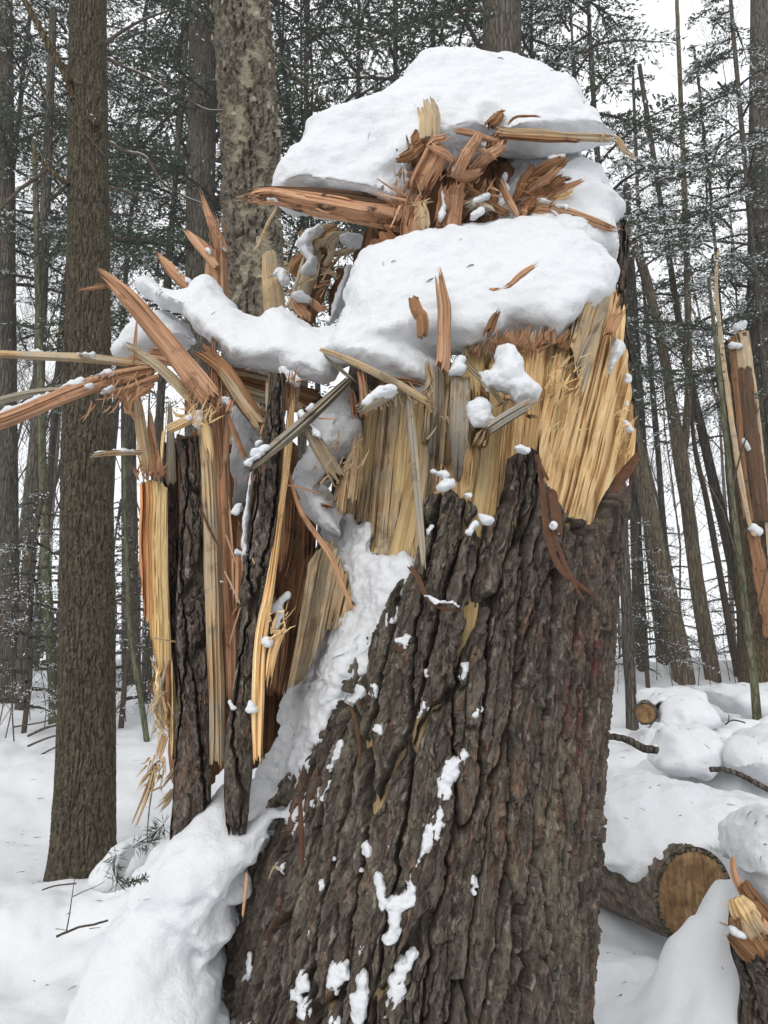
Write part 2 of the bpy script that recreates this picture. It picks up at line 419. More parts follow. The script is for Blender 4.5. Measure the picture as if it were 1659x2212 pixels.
def snow_mesh(name, lobes, h=.009, lump=(.012, 9.), fine=(.004, 34.), seed=1, blend=.04, mat='snow', edge=.0, sm=2, fit=False, grow=0.):
    prep = []; lo = np.full(3, 1e9); hi = -lo
    for L in lobes:
        pp = []; k = L['k']
        zc = None
        for q in L['pts']:
            px, py = KS[k](q[0], q[1]); Y = L['Y']
            w = P(px, py, Y)
            if zc is None: z0, x0 = None, None
            pp.append((px, py, q[2] * KW[k] if len(q) > 2 else 0))
        cen = P(np.mean([q[0] for q in pp]), np.mean([q[1] for q in pp]), L['Y'])
        if L['yfun'] is not None: yf = L['yfun']
        else: yf = (lambda L, c: (lambda x, z: L['Y'] + L['slope'] * (z - c[2]) + L['xs'] * (x - c[0])))(L, cen)
        out = []
        for px, py, r in pp:
            Y = L['Y']
            for _ in range(5):
                w = P(px, py, Y); Y = float(yf(w[0], w[2]))
            w = P(px, py, Y); out.append((w[0], w[2], r * mpp(py, Y)) if L['chain'] else (w[0], w[2]))
            rr = r * mpp(py, Y) if L['chain'] else 0
            lo = np.minimum(lo, [w[0] - rr, Y - L['tf'], w[2] - rr]); hi = np.maximum(hi, [w[0] + rr, Y + L['tb'], w[2] + rr])
        prep.append((L, yf, out))
    lo = lo - 3 * h - .01; hi = hi + 3 * h + .01
    ax = [np.arange(lo[i], hi[i] + h, h) for i in range(3)]
    X, Z = np.meshgrid(ax[0], ax[2], indexing='ij')
    F = None
    for L, yf, out in prep:
        d = chain_dist(X, Z, out) if L['chain'] else poly_dist(X, Z, out)
        d = d + grow
        if edge: d = d + edge * fbm(X * 26, Z * 26, seed * 3.1, 4, seed, .6)
        q = np.clip((poly_q(X, Z, out, L['R'], L['Rb']) if L['Rb'] and not L['chain'] else d / L['R']), 0, 1); p = np.sqrt(np.maximum(1 - (1 - q) ** 2, 0))
        yc = np.broadcast_to(yf(X, Z), X.shape)[:, None, :]
        Tf = np.where(d > 0, L['tf'] * p, d)[:, None, :]; qb = np.clip(d / L['R'], 0, 1); pb = np.sqrt(np.maximum(1 - (1 - qb) ** 2, 0)) * (qb if L['Rb'] else 1); Tb = np.where(d > 0, L['tb'] * pb, d)[:, None, :]
        y = ax[1][None, :, None]
        f = np.where(y < yc, yc - y - Tf, y - yc - Tb)
        if F is None: F = f
        else:
            m = np.clip(.5 + .5 * (F - f) / blend, 0, 1) if blend else (F > f)
            F = F * (1 - m) + f * m - (blend * m * (1 - m) if blend else 0)
    V, Q = surf_nets(F, lo, h)
    V = relax(V, Q, sm)
    n = vnormals(V, Q)
    a, fr = lump; b, fr2 = fine
    dsp = a * fbm(V[:, 0] * fr, V[:, 1] * fr, V[:, 2] * fr * 1.25, 3, seed, .55) + b * fbm(V[:, 0] * fr2, V[:, 1] * fr2, V[:, 2] * fr2 * 1.3, 3, seed + 40)
    if a > .008: dsp = dsp + .9 * a * vn(V[:, 0] * 9 + 2.5 * vn(V[:, 2] * 3, V[:, 0] * 2, 0, seed + 71), V[:, 1] * 3, V[:, 2] * 3.2, seed + 70) + .35 * b * vn(V[:, 0] * 75, V[:, 1] * 75, V[:, 2] * 75, seed + 72)
    V = V + n * dsp[:, None]
    if fit:                                            # the bulge must not swell past the traced outline
        A = np.array([KS[L['k']](q[0], q[1]) for L in lobes for q in L['pts']])
        for _ in range(3):
            px, py = proj(V); m = V.mean(0)
            for ax, got, want in ((0, px, A[:, 0]), (2, -py, -A[:, 1])):
                f = (want.max() - want.min()) / (got.max() - got.min())
                V[:, ax] = m[ax] + (V[:, ax] - m[ax]) * f
            px, py = proj(V); k_ = mpp(py.mean(), m[1])
            V[:, 0] += ((A[:, 0].max() + A[:, 0].min()) - (px.max() + px.min())) * .5 * k_
            V[:, 2] -= ((A[:, 1].max() + A[:, 1].min()) - (py.max() + py.min())) * .5 * k_
    return mesh_np(name, V, Q, smooth=True, mats=[M[mat]])

# ------------------------------------------------------------------ split wood
SPL = {'n': 0}
def splinter_np(pts, w, th, f0=.02, f1=.05, seed=0, roll=0., nu=9, nv=None, tip=None, rough=1.0, tip0=None, kink=0.0):
    """a splinter along a 3-D path: widths w (list, metres), thickness th, torn ends f0 / f1 (metres), tip = width factor at its end"""
    rg = np.random.RandomState(seed)
    c0 = np.asarray(pts, float); L = np.linalg.norm(np.diff(c0, axis=0), axis=1).sum()
    nv = nv or int(np.clip(L / .022, 8, 60))
    w = np.atleast_1d(np.asarray(w, float))
    dense = 120; pth = crom(c0, dense)
    if kink: pth = pth + kink * np.stack([vn(np.linspace(0, 5, dense), seed * 1.3 + k * 7, 0, seed) for k in range(3)], 1)
    ww = np.interp(np.linspace(0, 1, dense), np.linspace(0, 1, len(w)), w)
    x = np.linspace(0, 1, dense)
    if tip is not None: ww = ww * (tip + (1 - tip) * np.clip((1 - x) / .35, 0, 1) ** .8)
    if tip0 is not None: ww = ww * (tip0 + (1 - tip0) * np.clip(x / .35, 0, 1) ** .8)
    T = frames(pth); mid = pth.mean(0); view = mid - np.array([0, 0, CAMZ]); view /= np.linalg.norm(view)
    Wd = np.cross(T, view); Wd /= np.maximum(np.linalg.norm(Wd, axis=1), 1e-6)[:, None]; Nn = np.cross(Wd, T)
    cr, sr = math.cos(roll), math.sin(roll)
    Wd, Nn = Wd * cr + Nn * sr, Nn * cr - Wd * sr
    u = np.linspace(-1, 1, nu); U = np.concatenate([u, u[::-1]]); side = np.concatenate([np.ones(nu), -np.ones(nu)])
    # torn ends: every fibre column ends somewhere else
    def jag(f):
        j = rg.rand(nu) ** 1.6; j = .6 * j + .4 * (vn(u * 2.2 + seed, 3.3, 0, seed) * .5 + .5); j[rg.randint(nu)] = 0; return np.concatenate([j, j[::-1]]) * f / L
    a0, a1 = jag(f0), 1 - jag(f1)
    v = np.linspace(0, 1, nv)
    S = a0[None] + (a1 - a0)[None] * v[:, None]
    fi = np.clip(S, 0, 1) * (dense - 1); i0 = np.clip(fi.astype(int), 0, dense - 2); t = (fi - i0)[..., None]
    def sm(A): return A[i0] * (1 - t) + A[i0 + 1] * t
    c, Wv, Nv = sm(pth), sm(Wd), sm(Nn); wv = (ww[i0] * (1 - t[..., 0]) + ww[i0 + 1] * t[..., 0])
    th_ = np.interp(S, np.linspace(0, 1, len(np.atleast_1d(th))), np.atleast_1d(th))
    ea = np.minimum(np.clip(S * L / .05, 0, 1), np.clip((1 - S) * L / max(.05, f1 * .8), 0, 1)) ** .6
    wf = wv * .5 * (1 + .16 * rough * vn(S * L * 9 + seed * 3.7, U[None] * 1.5 + side[None] * .2, 0, seed + 5))
    fib = vn(U[None] * 5 + seed, S * L * 2.5, side[None] * 3, seed + 9) * .38 + vn(U[None] * 11 + seed, S * L * 4, side[None] * 3, seed + 10) * .30
    if nu >= 18:
        wm_ = w.mean(); q1, q2, qid, _, _ = voro(U[None] * wm_ * 21 + seed + .35 * fbm(U[None] * 2, S * L * 2.2, 0, 2, seed), S * L * 1.5 + 0 * U[None], seed, .95)
        r1, r2, rid, _, _ = voro(U[None] * wm_ * 55 + seed, S * L * 3.2 + 0 * U[None], seed + 3, .95)
        fib = fib + (((qid - .5) * .030 + sstep(0, .10, q2 - q1) * .008 + (rid - .5) * .012 + sstep(0, .1, r2 - r1) * .003) / (np.minimum(th_, .05) * .55)) * side[None] * np.clip(ea, 0, 1)
    prof = (1 - np.abs(U[None]) ** 2.6 * .85)
    hgt = side[None] * th_ * .5 * (.25 + .75 * ea) * prof + fib * rough * np.minimum(th_, .05) * .55
    V = c + Wv * (U[None] * wf)[..., None] + Nv * hgt[..., None]
    m = 2 * nu; Q = grid_q(nv, m, True)
    e0 = [[i + 1, i, m - 1 - i, m - 2 - i] for i in range(nu - 1)]
    o = (nv - 1) * m; e1 = [[o + i, o + i + 1, o + m - 2 - i, o + m - 1 - i] for i in range(nu - 1)]
    Q = np.concatenate([Q, np.array(e0), np.array(e1)])
    uv = np.stack([(U[None] * wf + side[None] * .11 + seed * .37), S * L + seed * .73], -1).reshape(-1, 2)
    return V.reshape(-1, 3), Q, uv
def splinter(parent, k, pts, w, mat, th=None, name='splinter', Y=None, label=None, **kw):
    """traced splinter: pts [(x, y, depth)] in crop k, w widths in crop pixels"""
    SPL['n'] += 1; seed = kw.pop('seed', SPL['n'])
    P3 = []; 
    for q in pts:
        px, py = KS[k](q[0], q[1]); P3.append(P(px, py, q[2] if len(q) > 2 else Y))
    py0 = KS[k](*pts[0][:2])[1]; s = KW[k] * mpp(py0, P3[0][1])
    wm = [x * s for x in (w if isinstance(w, (list, tuple)) else [w])]
    if th is None: th = [max(.006, .42 * x) for x in wm]
    V, Q, uv = splinter_np(P3, wm, th, seed=seed, **kw)
    me = mesh_np(name, V, Q, uv=uv, smooth=False, mats=[M[mat]])
    o = link(name, me); adopt(o, parent)
    if label: o['label'] = label
    return o

def slab_poly(parent, poly, grain, yfun, mat, k=0, th=.05, pitch=1.7, seed=1, jag=(14, 30), name='torn_wood', relief=1.0, u0=0., us=1., bundle=6, label=None):
    """a torn wood face: outline poly (preview px), fibres run along grain; each fibre column ends raggedly, bundles stand proud or recessed"""
    rg = np.random.RandomState(seed); g = np.array(grain, float); g /= np.linalg.norm(g); a = np.array([-g[1], g[0]])
    A = np.array([KS[k](*q) for q in poly]); u = A @ a; v = A @ g
    cols = np.arange(u.min() + .5, u.max() - .5, pitch); nv = int(np.clip((v.max() - v.min()) / 5, 12, 120)); n = len(A)
    v0, v1, uu = [], [], []
    for c in cols:
        hit = []
        for i in range(n):
            ua, ub = u[i], u[(i + 1) % n]
            if (ua > c) != (ub > c): hit.append(v[i] + (v[(i + 1) % n] - v[i]) * (c - ua) / (ub - ua))
        if len(hit) >= 2: uu.append(c); v0.append(min(hit)); v1.append(max(hit))
    uu, v0, v1 = map(np.array, (uu, v0, v1)); m = len(uu)
    # fibre bundles of uneven width
    b = np.cumsum(rg.rand(m) < (1. / bundle) * np.where(vn(np.arange(m) * .05, seed, 0, seed) > 0, 2.2, .45)); nb = b.max() + 1; bd = rg.normal(0, 1, nb)[b]; be = rg.rand(nb)[b]; be2 = rg.rand(nb)[b]
    b2 = np.cumsum(rg.rand(m) < .45); bd2 = rg.normal(0, 1, b2.max() + 1)[b2]; bf = rg.rand(b2.max() + 1)[b2]
    v1 = v1 + jag[1] * (.55 * be + .45 * bf ** 2 - .55); v0 = v0 - jag[0] * (.55 * be2 + .45 * rg.rand(m) - .5)
    t = np.linspace(0, 1, nv)[:, None]; vv = v0[None] + (v1 - v0)[None] * t; U = np.broadcast_to(uu[None], vv.shape)
    # cracks: some bundles are cut short part of the way up and step back
    sx = seed * 3.7
    wob = 2.2 * vn(U * .02 + sx, vv * .012, 0, seed)
    px = a[0] * (U + wob) + g[0] * vv; py = a[1] * (U + wob) + g[1] * vv
    Y = np.full(px.shape, 2.1)
    for _ in range(4):
        w = np.stack(np.broadcast_arrays(*[P_arr(px, py, Y)[i] for i in range(3)]), -1); Y = yfun(w[..., 0], w[..., 2])
    sc = .0013
    step = bd[None] * .013 + bd2[None] * .0026
    step = step + .012 * (vn(b[None] * 7.3 + sx, vv * .010, 0, seed + 2)) + .007 * vn(b2[None] * 3.1 + sx, vv * .022, 0, seed + 3) + .0018 * vn(U * .9, vv * .05, 0, seed + 4) + .010 * vn(U * .035, vv * .012, 0, seed + 5)
    ends = np.minimum(np.clip(t / .06, 0, 1), np.clip((1 - t) / .10, 0, 1))
    Yf = Y - step * relief; Yb = Y + th * (.3 + .7 * ends)
    Yf = np.minimum(Yf, Yb - .004)
    F = P_arr(px, py, Yf); B = P_arr(px, py, Yb)
    V = np.concatenate([np.stack(F, -1).reshape(-1, 3), np.stack(B, -1).reshape(-1, 3)]); N_ = nv * m
    q = grid_q(nv, m); Q = [q, q[:, ::-1] + N_]
    i = np.arange(m - 1); o = (nv - 1) * m
    Q.append(np.stack([i + 1, i, i + N_, i + 1 + N_], 1)); Q.append(np.stack([o + i, o + i + 1, o + i + 1 + N_, o + i + N_], 1))
    j = np.arange(nv - 1) * m
    Q.append(np.stack([j, j + m, j + m + N_, j + N_], 1)); j = j + m - 1; Q.append(np.stack([j + m, j, j + N_, j + m + N_], 1))
    uv = np.stack([u0 + us * (U - uu.mean()) * sc, vv * sc + seed * .31], -1).reshape(-1, 2); uv = np.concatenate([uv, uv + [.3, 0]])
    o_ = link(name, mesh_np(name, V, np.concatenate(Q), uv=uv, smooth=False, mats=[M[mat]])); adopt(o_, parent)
    if label: o_['label'] = label
    return o_
def P_arr(px, py, Y):
    x = (px - IW / 2) / FP; v = (IH / 2 - py) / FP; t = Y / (CP - v * SP)
    return x * t, Y + 0 * t, CAMZ + (SP + v * CP) * t
# ------------------------------------------------------------------ snowy ground
MOUNDS = [  # x, y, radius x, radius y, height
    (2.6, 6.6, 1.3, .9, .34), (4.0, 6.0, 1.4, .9, .40), (3.2, 8.3, 1.6, .8, .35), (2.1, 5.6, .8, .7, .10), (-1.55, 4.6, .9, .6, .16), (-.95, 4.1, .5, .5, .22),
    (-2.4, 4.2, .9, .6, .08), (1.35, 2.9, .7, .5, .10), (5.6, 8.0, 1.8, 1.2, .35), (-4.0, 9, 2.5, 1, .18), (0, 14, 6, 3, .15), (6, 15, 4, 2, .35), (-7, 16, 5, 2, .3), (-.7, 2.7, .9, .6, .32), (1.47, 3.35, .40, .36, .40), (1.80, 3.4, .4, .4, .40), (1.1, 3.9, .3, .25, .07), (1.0, 3.3, .4, .3, .06)]
def gz(x, y):
    x = np.asarray(x, float); y = np.asarray(y, float)
    z = .07 * fbm(x * .55, y * .55, 0, 3, 3) + .35 * fbm(x * .06, y * .06, 0, 2, 8) * sstep(6, 30, np.hypot(x, y))
    z = z + .105 * np.clip(y - 5.2, 0, 10) * sstep(4.5, 8, y) + .012 * np.clip(y - 15, 0, 60)
    lum = 1 + .30 * fbm(x * 4.2, y * 4.2, 0, 3, 17)
    for mx_, my_, a, b, h in MOUNDS: z = z + lum * h * np.exp(-((x - mx_) / a) ** 2 - ((y - my_) / b) ** 2)
    r = np.hypot(x, y)
    z = z + (.036 * fbm(x * 2.6, y * 2.6, 0, 3, 11) + .012 * fbm(x * 9, y * 9, 0, 4, 13)) * np.exp(-r / 18)
    # old soft footprints on the left
    f1, f2, cid, _, _ = voro(x * 1.7, y * 1.7, 5, .9)
    z = z - .055 * (cid > .45) * np.exp(-(f1 / .30) ** 2) * np.exp(-r / 14)
    return z
def build_ground():
    rr = np.concatenate([np.geomspace(.8, 14, 260), np.geomspace(14.2, 140, 100)]); th = np.concatenate([np.linspace(R(35), R(145), 400), np.linspace(R(147), R(393), 60)])
    RR, TH = np.meshgrid(rr, th, indexing='ij'); X = RR * np.cos(TH); Y = RR * np.sin(TH)
    V = np.stack([X, Y, gz(X, Y)], -1); n = V.shape[:2]
    Vf = np.concatenate([V.reshape(-1, 3), [[0, 0, float(gz(0, 0))]]]); j = np.arange(n[1]); T = np.stack([np.full(n[1], n[0] * n[1]), j, (j + 1) % n[1]], 1)
    Q = grid_q(*n, True)[:, ::-1]
    o = link('ground', mesh_np('ground', Vf, Q, T, smooth=True, mats=[M['snow_ground']])); tag(o, kind='structure')
    o['label'] = 'snow covered forest floor with soft bumps and hollows'
build_ground()

def on_ground(px, py, y0=3.0, y1=90.0):
    """depth at which the ray of a pixel meets the ground"""
    ys = np.geomspace(y0, y1, 600); v = (IH / 2 - py) / FP; x = (px - IW / 2) / FP
    t = ys / (CP - v * SP); h = CAMZ + (SP + v * CP) * t - gz(x * t, ys)
    i = np.argmax(h < 0) if (h < 0).any() else len(ys) - 1
    return float(ys[i])
# ------------------------------------------------------------------ the shattered stump
CY = 2.6                                              # depth of the trunk's axis
TRK = [(2700, 330, 1290), (2300, 425, 1275), (2100, 462, 1268), (1900, 510, 1280), (1700, 572, 1292), (1500, 628, 1305), (1300, 662, 1325),
       (1100, 715, 1342), (900, 735, 1352), (700, 770, 1345), (480, 800, 1338), (300, 820, 1330)]
_tz, _tx, _tr = [], [], []
for py, xl, xr in TRK:
    a, b = P(xl, py, CY), P(xr, py, CY); hw = (b[0] - a[0]) / 2
    D = math.hypot(CY, (a[0] + b[0]) / 2)
    _tz.append(a[2]); _tx.append((a[0] + b[0]) / 2 * .985); _tr.append(hw * D / math.sqrt(D * D + hw * hw))
_tz, _tx, _tr = map(np.array, (_tz, _tx, _tr))
def trk(z): return np.interp(z, _tz, _tx), np.interp(z, _tz, _tr)
def trunk_y(x, z, off=.0):
    """depth of the front of the trunk at (x, z)"""
    cx, r = trk(z); r = r + off
    q = np.clip((x - cx) / r, -.995, .995)
    return CY - r * np.sqrt(1 - q * q)

stump = empty('tree_stump', (0.1, CY, 0.0), 'massive shattered pine stump with furrowed dark bark and splintered yellow wood', 'stump')

def bark_field(s, z, seed=0, sc_=1.0):
    """relief of old pine bark over arc length s and height z (metres) + its colour"""
    s = np.asarray(s, float) / sc_; z = np.asarray(z, float) / sc_
    ws = s + .020 * fbm(s * 3.5, z * 2.0, 0, 2, seed + 1) + .0085 * fbm(s * 34, z * 26, 0, 3, seed + 2, .6)
    wz = z + .08 * fbm(s * 12, z * 4, 0, 3, seed + 3)
    f1, f2, cid, ox, oy = voro(ws * 11, wz * 1.7, seed + 4, 1.0)           # big plates
    plate = sstep(.02, .13, f2 - f1)
    g1, g2, gid, gx, gy = voro(ws * 25 + 5, wz * 3.9, seed + 8, 1.0)         # ridges within them
    cut = sstep(-.55, .25, vn(s * 6, z * 3, 0, seed + 7))
    split = 1 - (1 - sstep(.015, .15, g2 - g1)) * cut
    j = .5 * fbm(s * 45, z * 28, 0, 2, seed + 6)
    k1, k2, kid, kx, ky = voro(ws * 62 + 3 + j, wz * 16 + j, seed + 9, 1.0)      # scales
    m1, m2, mid_, mx_, my_ = voro(ws * 150 + 1 + j, wz * 44 + j, seed + 10, 1.0)  # fine flakes
    scale = (kid - .5) * .012 + kx * (kid - .3) * .007 + ky * .003 + (mid_ - .5) * .0070 + my_ * .002
    top = .012 * cid + .016 * (gid - .4)
    h = plate * (.040 + top + split * .024) + scale * (.4 + .6 * plate) + .004 * fbm(s * 70, z * 30, 0, 3, seed + 12)
    base = np.array([.100, .082, .066]); red = np.array([.122, .080, .058]); pale = np.array([.185, .165, .14]); dk = np.array([.060, .047, .039])
    kk = (kid * 7.31 + gid * 3.7) % 1.0
    redz = sstep(.1, .7, fbm(s * 4 + 3, z * 2.6, 0, 2, seed + 20) + .25)
    c = np.where((kk < .25)[..., None], dk, base) * (.7 + .6 * ((mid_ * 13.7) % 1.0))[..., None]
    c = np.where((kk > .965 - .20 * redz)[..., None], red * (.6 + .7 * ((mid_ * 5.1) % 1.0))[..., None], c)
    c = np.where((((mid_ * 3.3 + kid) % 1.0) > .965)[..., None], pale, c)
    return h * sc_, c

BARK_EDGE = [(300, 2800), (300, 1950), (520, 1860), (610, 1735), (690, 1640), (735, 1520), (795, 1405), (845, 1310), (885, 1240), (912, 1180), (918, 1100),
             (935, 1065), (975, 1050), (1008, 1075), (1030, 1110), (1058, 1130), (1080, 1080), (1092, 1010), (1104, 975), (1130, 966),
             (1153, 985), (1165, 1040), (1180, 1095), (1215, 1125), (1250, 1140), (1272, 1122), (1295, 1070), (1330, 1018), (1352, 990),
             (1350, 900), (1338, 640), (1330, 478), (1600, 478), (1600, 2800)]
CORE_TOP = [(300, 1250), (640, 1180), (700, 1040), (750, 930), (780, 875), (850, 862), (905, 845), (960, 800), (1020, 775), (1100, 745), (1160, 715), (1215, 700), (1240, 640), (1300, 590), (1380, 640), (1700, 640)]
def theta_cols(n_front, n_back, half=R(98)):
    a = np.linspace(-half, half, n_front); b = np.linspace(half, 2 * math.pi - half, n_back + 2)[1:-1]
    return np.concatenate([a, b])
def tube_pt(th, z, off):
    cx, r = trk(z)
    return np.stack([cx + (r + off) * np.sin(th), CY - (r + off) * np.cos(th), z + 0 * th], -1)
def build_bark():
    th = theta_cols(720, 60); zs = np.linspace(.05, P(1335, 475, CY)[2], 780)
    TH, Z = np.meshgrid(th, zs); S = TH * .60
    h, col = bark_field(S, Z, 3)
    b = tube_pt(TH, Z, -.05); px, py = proj(b)
    px = px + 9 * fbm(px * .03, py * .006, 1.7, 3, 5); py = py + 14 * fbm(px * .045, py * .01, 0, 3, 6)
    d = poly_dist(px, py, BARK_EDGE)
    back = np.abs(np.angle(np.exp(1j * TH))) > R(92)
    d = np.where(back, np.where(Z < P(1335, 490, CY)[2] - .25 * (.5 + .5 * vn(S * 9, 1.1)) - 1.0 * sstep(R(118), R(150), np.abs(np.angle(np.exp(1j * TH)))), 50, -50), d)
    m = sstep(-3, 7, d)
    off = -.085 + m * (.035 + h)          # outermost ridge tops reach the traced outline
    # faded red paint streaks
    for x, y, rx, ry, a in ((1213, 1378, 9, 15, .55), (1247, 1390, 10, 14, .5), (1190, 1520, 5, 70, .45), (1218, 1550, 5, 60, .5), (1210, 1620, 6, 22, .55), (1180, 1752, 9, 13, .6), (1245, 1440, 5, 22, .35)):
        qx, qy = proj(b); e = ((qx - x) / rx) ** 2 + ((qy - y) / ry) ** 2
        f = (a * np.exp(-e) * (vn(S * 260, Z * 70, 0, 9) > -.15))[..., None]
        col = col * (1 - f) + np.array([.17, .018, .03]) * f
    # pale resin / lichen streaks
    st = sstep(.50, .8, vn(S * 42, Z * 5.5, 0, 31) * .5 + .5 + .22 * vn(S * 120, Z * 60, 0, 32))[..., None] * (.35 * sstep(-.2, .6, vn(S * 2.2, Z * 2.0, 0, 33)))[..., None]
    col = col * (1 - st) + np.array([.20, .185, .13]) * st
    off = off - .012
    V = tube_pt(TH, Z, off); n = V.shape[:2]
    Qb = grid_q(*n, True); keep = (d.reshape(-1)[Qb] > -9).any(1)
    me = mesh_np('bark', V.reshape(-1, 3), Qb[keep], attr={'tint': col.reshape(-1, 3)}, smooth=False, mats=[M['bark']])
    adopt(link('bark', me), stump)
def build_core():
    th = theta_cols(330, 40); nv = 170
    zb = -.1
    # top of each column from the traced outline
    rg = np.random.RandomState(4)
    z0 = 1.9; pts = tube_pt(th, np.full_like(th, z0), -.07); px, _ = proj(pts)
    ztop = np.zeros_like(th)
    for it in range(4):
        cur = tube_pt(th, np.full_like(th, z0) if it == 0 else ztop, -.07); px, _ = proj(cur)
        py = np.interp(px, [q[0] for q in CORE_TOP], [q[1] for q in CORE_TOP])
        Y = np.clip(cur[:, 1], 1.9, 3.3); v = (IH / 2 - py) / FP
        ztop = CAMZ + (SP + v * CP) * Y / (CP - v * SP)
    bk = np.abs(th) > R(95); ztop = np.where(bk, np.median(ztop[~bk]) + .05, ztop)
    S1 = th * .55
    jag = (vn(S1 * 60, 2.2, 0, 3) * .5 + .5) ** 2 * .10 + (vn(S1 * 17, 7.2, 0, 4) * .5 + .5) * .08
    ztop = ztop - .05 + jag
    v = np.linspace(0, 1, nv)[:, None]; Z = zb + v * (ztop - zb)[None]; TH = np.broadcast_to(th, Z.shape); S = TH * .55
    q1, q2, qid, _, _ = voro(S * 16 + .35 * fbm(S * 5, Z * 2, 0, 2, 71), Z * 1.15, 72, .9)
    off = -.075 + (qid - .5) * .045 + sstep(0, .12, q2 - q1) * .012 + vn(S * 130, Z * 2.2, 0, 21) * .0035 + vn(S * 60, Z * 1.6, 0, 22) * .006 + vn(S * 22, Z * 1.2, 0, 23) * .007
    V = tube_pt(TH, Z, off); n = V.shape[:2]
    Vf = V.reshape(-1, 3); Q = grid_q(*n, True)
    ring = Vf[-n[1]:]; cen = np.array([ring[:, 0].mean(), CY, 0])
    inn = ring * .45 + np.array([cen[0], CY, 0]) * .55; inn[:, 2] = ring[:, 2] * .5 + ring[:, 2].mean() * .5 - .12
    o = len(Vf); j = np.arange(n[1]); kq = (j + 1) % n[1]
    Q = np.concatenate([Q, np.stack([o - n[1] + j, o - n[1] + kq, o + kq, o + j], 1)])
    Vf = np.concatenate([Vf, inn, [[cen[0], CY, inn[:, 2].mean()]]])
    T = np.stack([o + j, o + kq, np.full(n[1], len(Vf) - 1)], 1)
    uv = np.concatenate([np.stack([S, Z], -1).reshape(-1, 2), np.stack([th * .3, inn[:, 2]], 1), [[0, 0]]])
    me = mesh_np('sapwood', Vf, Q, T, uv=uv, smooth=False, mats=[M['core']])
    adopt(link('sapwood', me), stump)
def core_mat():
    """yellow sapwood, greyer and browner towards the crack on the left (weathered patches have their own shapes)"""
    w = N('torn sapwood', .78, .25)
    g1 = w.noise(w.coord('UV', (150, 2.6, 1)), 1., 5, .65); g2 = w.noise(w.coord('UV', (34, 1.3, 1)), 1., 4, .6); ob = w.coord('Object', (1, 1, .5))
    c = w.ramp(g2, [(.25, (.36, .235, .10)), (.5, (.56, .40, .185)), (.75, (.66, .51, .27))])
    c = w.mix(w.ramp(w.noise(ob, 4.2, 5, .6), [(.40, 0.0), (.60, .8)]), c, (.27, .20, .115))
    c = w.mix(w.ramp(w.noise(ob, 10, 6, .7), [(.58, 0.0), (.70, .6)]), c, (.15, .115, .075))
    c = w.mix(.85, c, w.ramp(g1, [(.28, .42), (.48, .95), (.7, 1.15)]), 'MULTIPLY')
    w.color(c); w.bump(w.math('ADD', g1, g2), .6, .005); return w.m
M['core'] = core_mat()
build_core(); build_bark()

def bark_slab(parent, rows, seed, bulge=.35, name='bark_slab', top_jag=.05):
    """standing slab that keeps its bark: rows (x, y, width, depth) in preview pixels, from top to bottom"""
    rows = np.array(rows, float); pts = np.array([P(r[0], r[1], r[3]) for r in rows]); w = np.array([r[2] * mpp(r[1], r[3]) for r in rows])
    L = np.linalg.norm(np.diff(pts, axis=0), axis=1).sum(); nv = int(L / .0048); nu = 44
    c = crom(np.concatenate([pts, w[:, None]], 1), nv); wv = c[:, 3]; c = c[:, :3]; T = frames(c)
    view = c.mean(0) - np.array([0, 0, CAMZ]); view /= np.linalg.norm(view)
    W = np.cross(T, view); W /= np.linalg.norm(W, axis=1)[:, None]; Nn = np.cross(W, T)
    if np.dot(Nn.mean(0), view) > 0: Nn = -Nn
    a = np.linspace(-1.15, 1.15, nu); u = np.sin(np.clip(a * 1.36, -1.57, 1.57)); bl = np.cos(a * 1.36)
    s = np.linspace(0, L, nv)
    jag = top_jag * (vn(a * 3.1 + seed, 1.5, 0, seed) * .5 + .5)
    s2 = s[:, None] + jag[None] * np.clip(1 - s[:, None] / .15, 0, 1)
    ci = np.stack([np.interp(s2, s, c[:, k]) for k in range(3)], -1)
    hb, col = bark_field(np.broadcast_to(a[None] * wv.mean() * .62, (nv, nu)) + seed * 1.7, s2 + seed, seed, .62)
    wn = wv[:, None] * .5 * (1 + .10 * vn(s[:, None] * 8 + seed, np.sign(a)[None] * 3, 0, seed)) 
    V = ci + W[:, None] * (u[None] * wn)[..., None] + Nn[:, None] * ((bl[None] * wv[:, None] * bulge) + hb)[..., None]
    m = np.stack([W * 0 + c + W * (wv * .46 * sg)[:, None] - Nn * (wv * .28)[:, None] for sg in (1, -1)], 1)
    V = np.concatenate([V, m], 1); nn = nu + 2
    colr = np.concatenate([col, np.broadcast_to(np.array([.12, .06, .03]), (nv, 2, 3))], 1)
    Q = grid_q(nv, nn, True)
    Vf = np.concatenate([V.reshape(-1, 3), [V[0].mean(0)], [V[-1].mean(0)]]); colf = np.concatenate([colr.reshape(-1, 3), [[.2, .1, .05]], [[.2, .1, .05]]])
    j = np.arange(nn); kq = (j + 1) % nn; o = (nv - 1) * nn
    Tt = np.concatenate([np.stack([kq, j, np.full(nn, nv * nn)], 1), np.stack([o + j, o + kq, np.full(nn, nv * nn + 1)], 1)])
    me = mesh_np(name, Vf, Q, Tt, attr={'tint': colf}, smooth=False, mats=[M['bark']])
    return adopt(link(name, me), parent)
bark_slab(stump, [(407, 945, 46, 2.36), (414, 1081, 50, 2.36), (417, 1253, 62, 2.35), (417, 1468, 68, 2.34), (416, 1683, 76, 2.32), (408, 1800, 82, 2.36), (404, 1900, 84, 2.42)], 11)
bark_slab(stump, [(599, 815, 32, 2.18), (593, 900, 38, 2.18), (581, 1016, 44, 2.18), (567, 1167, 56, 2.18), (545, 1296, 52, 2.17), (531, 1468, 44, 2.15), (517, 1600, 58, 2.13), (512, 1690, 56, 2.16), (512, 1750, 44, 2.22), (514, 1790, 26, 2.28)], 12, top_jag=.02)
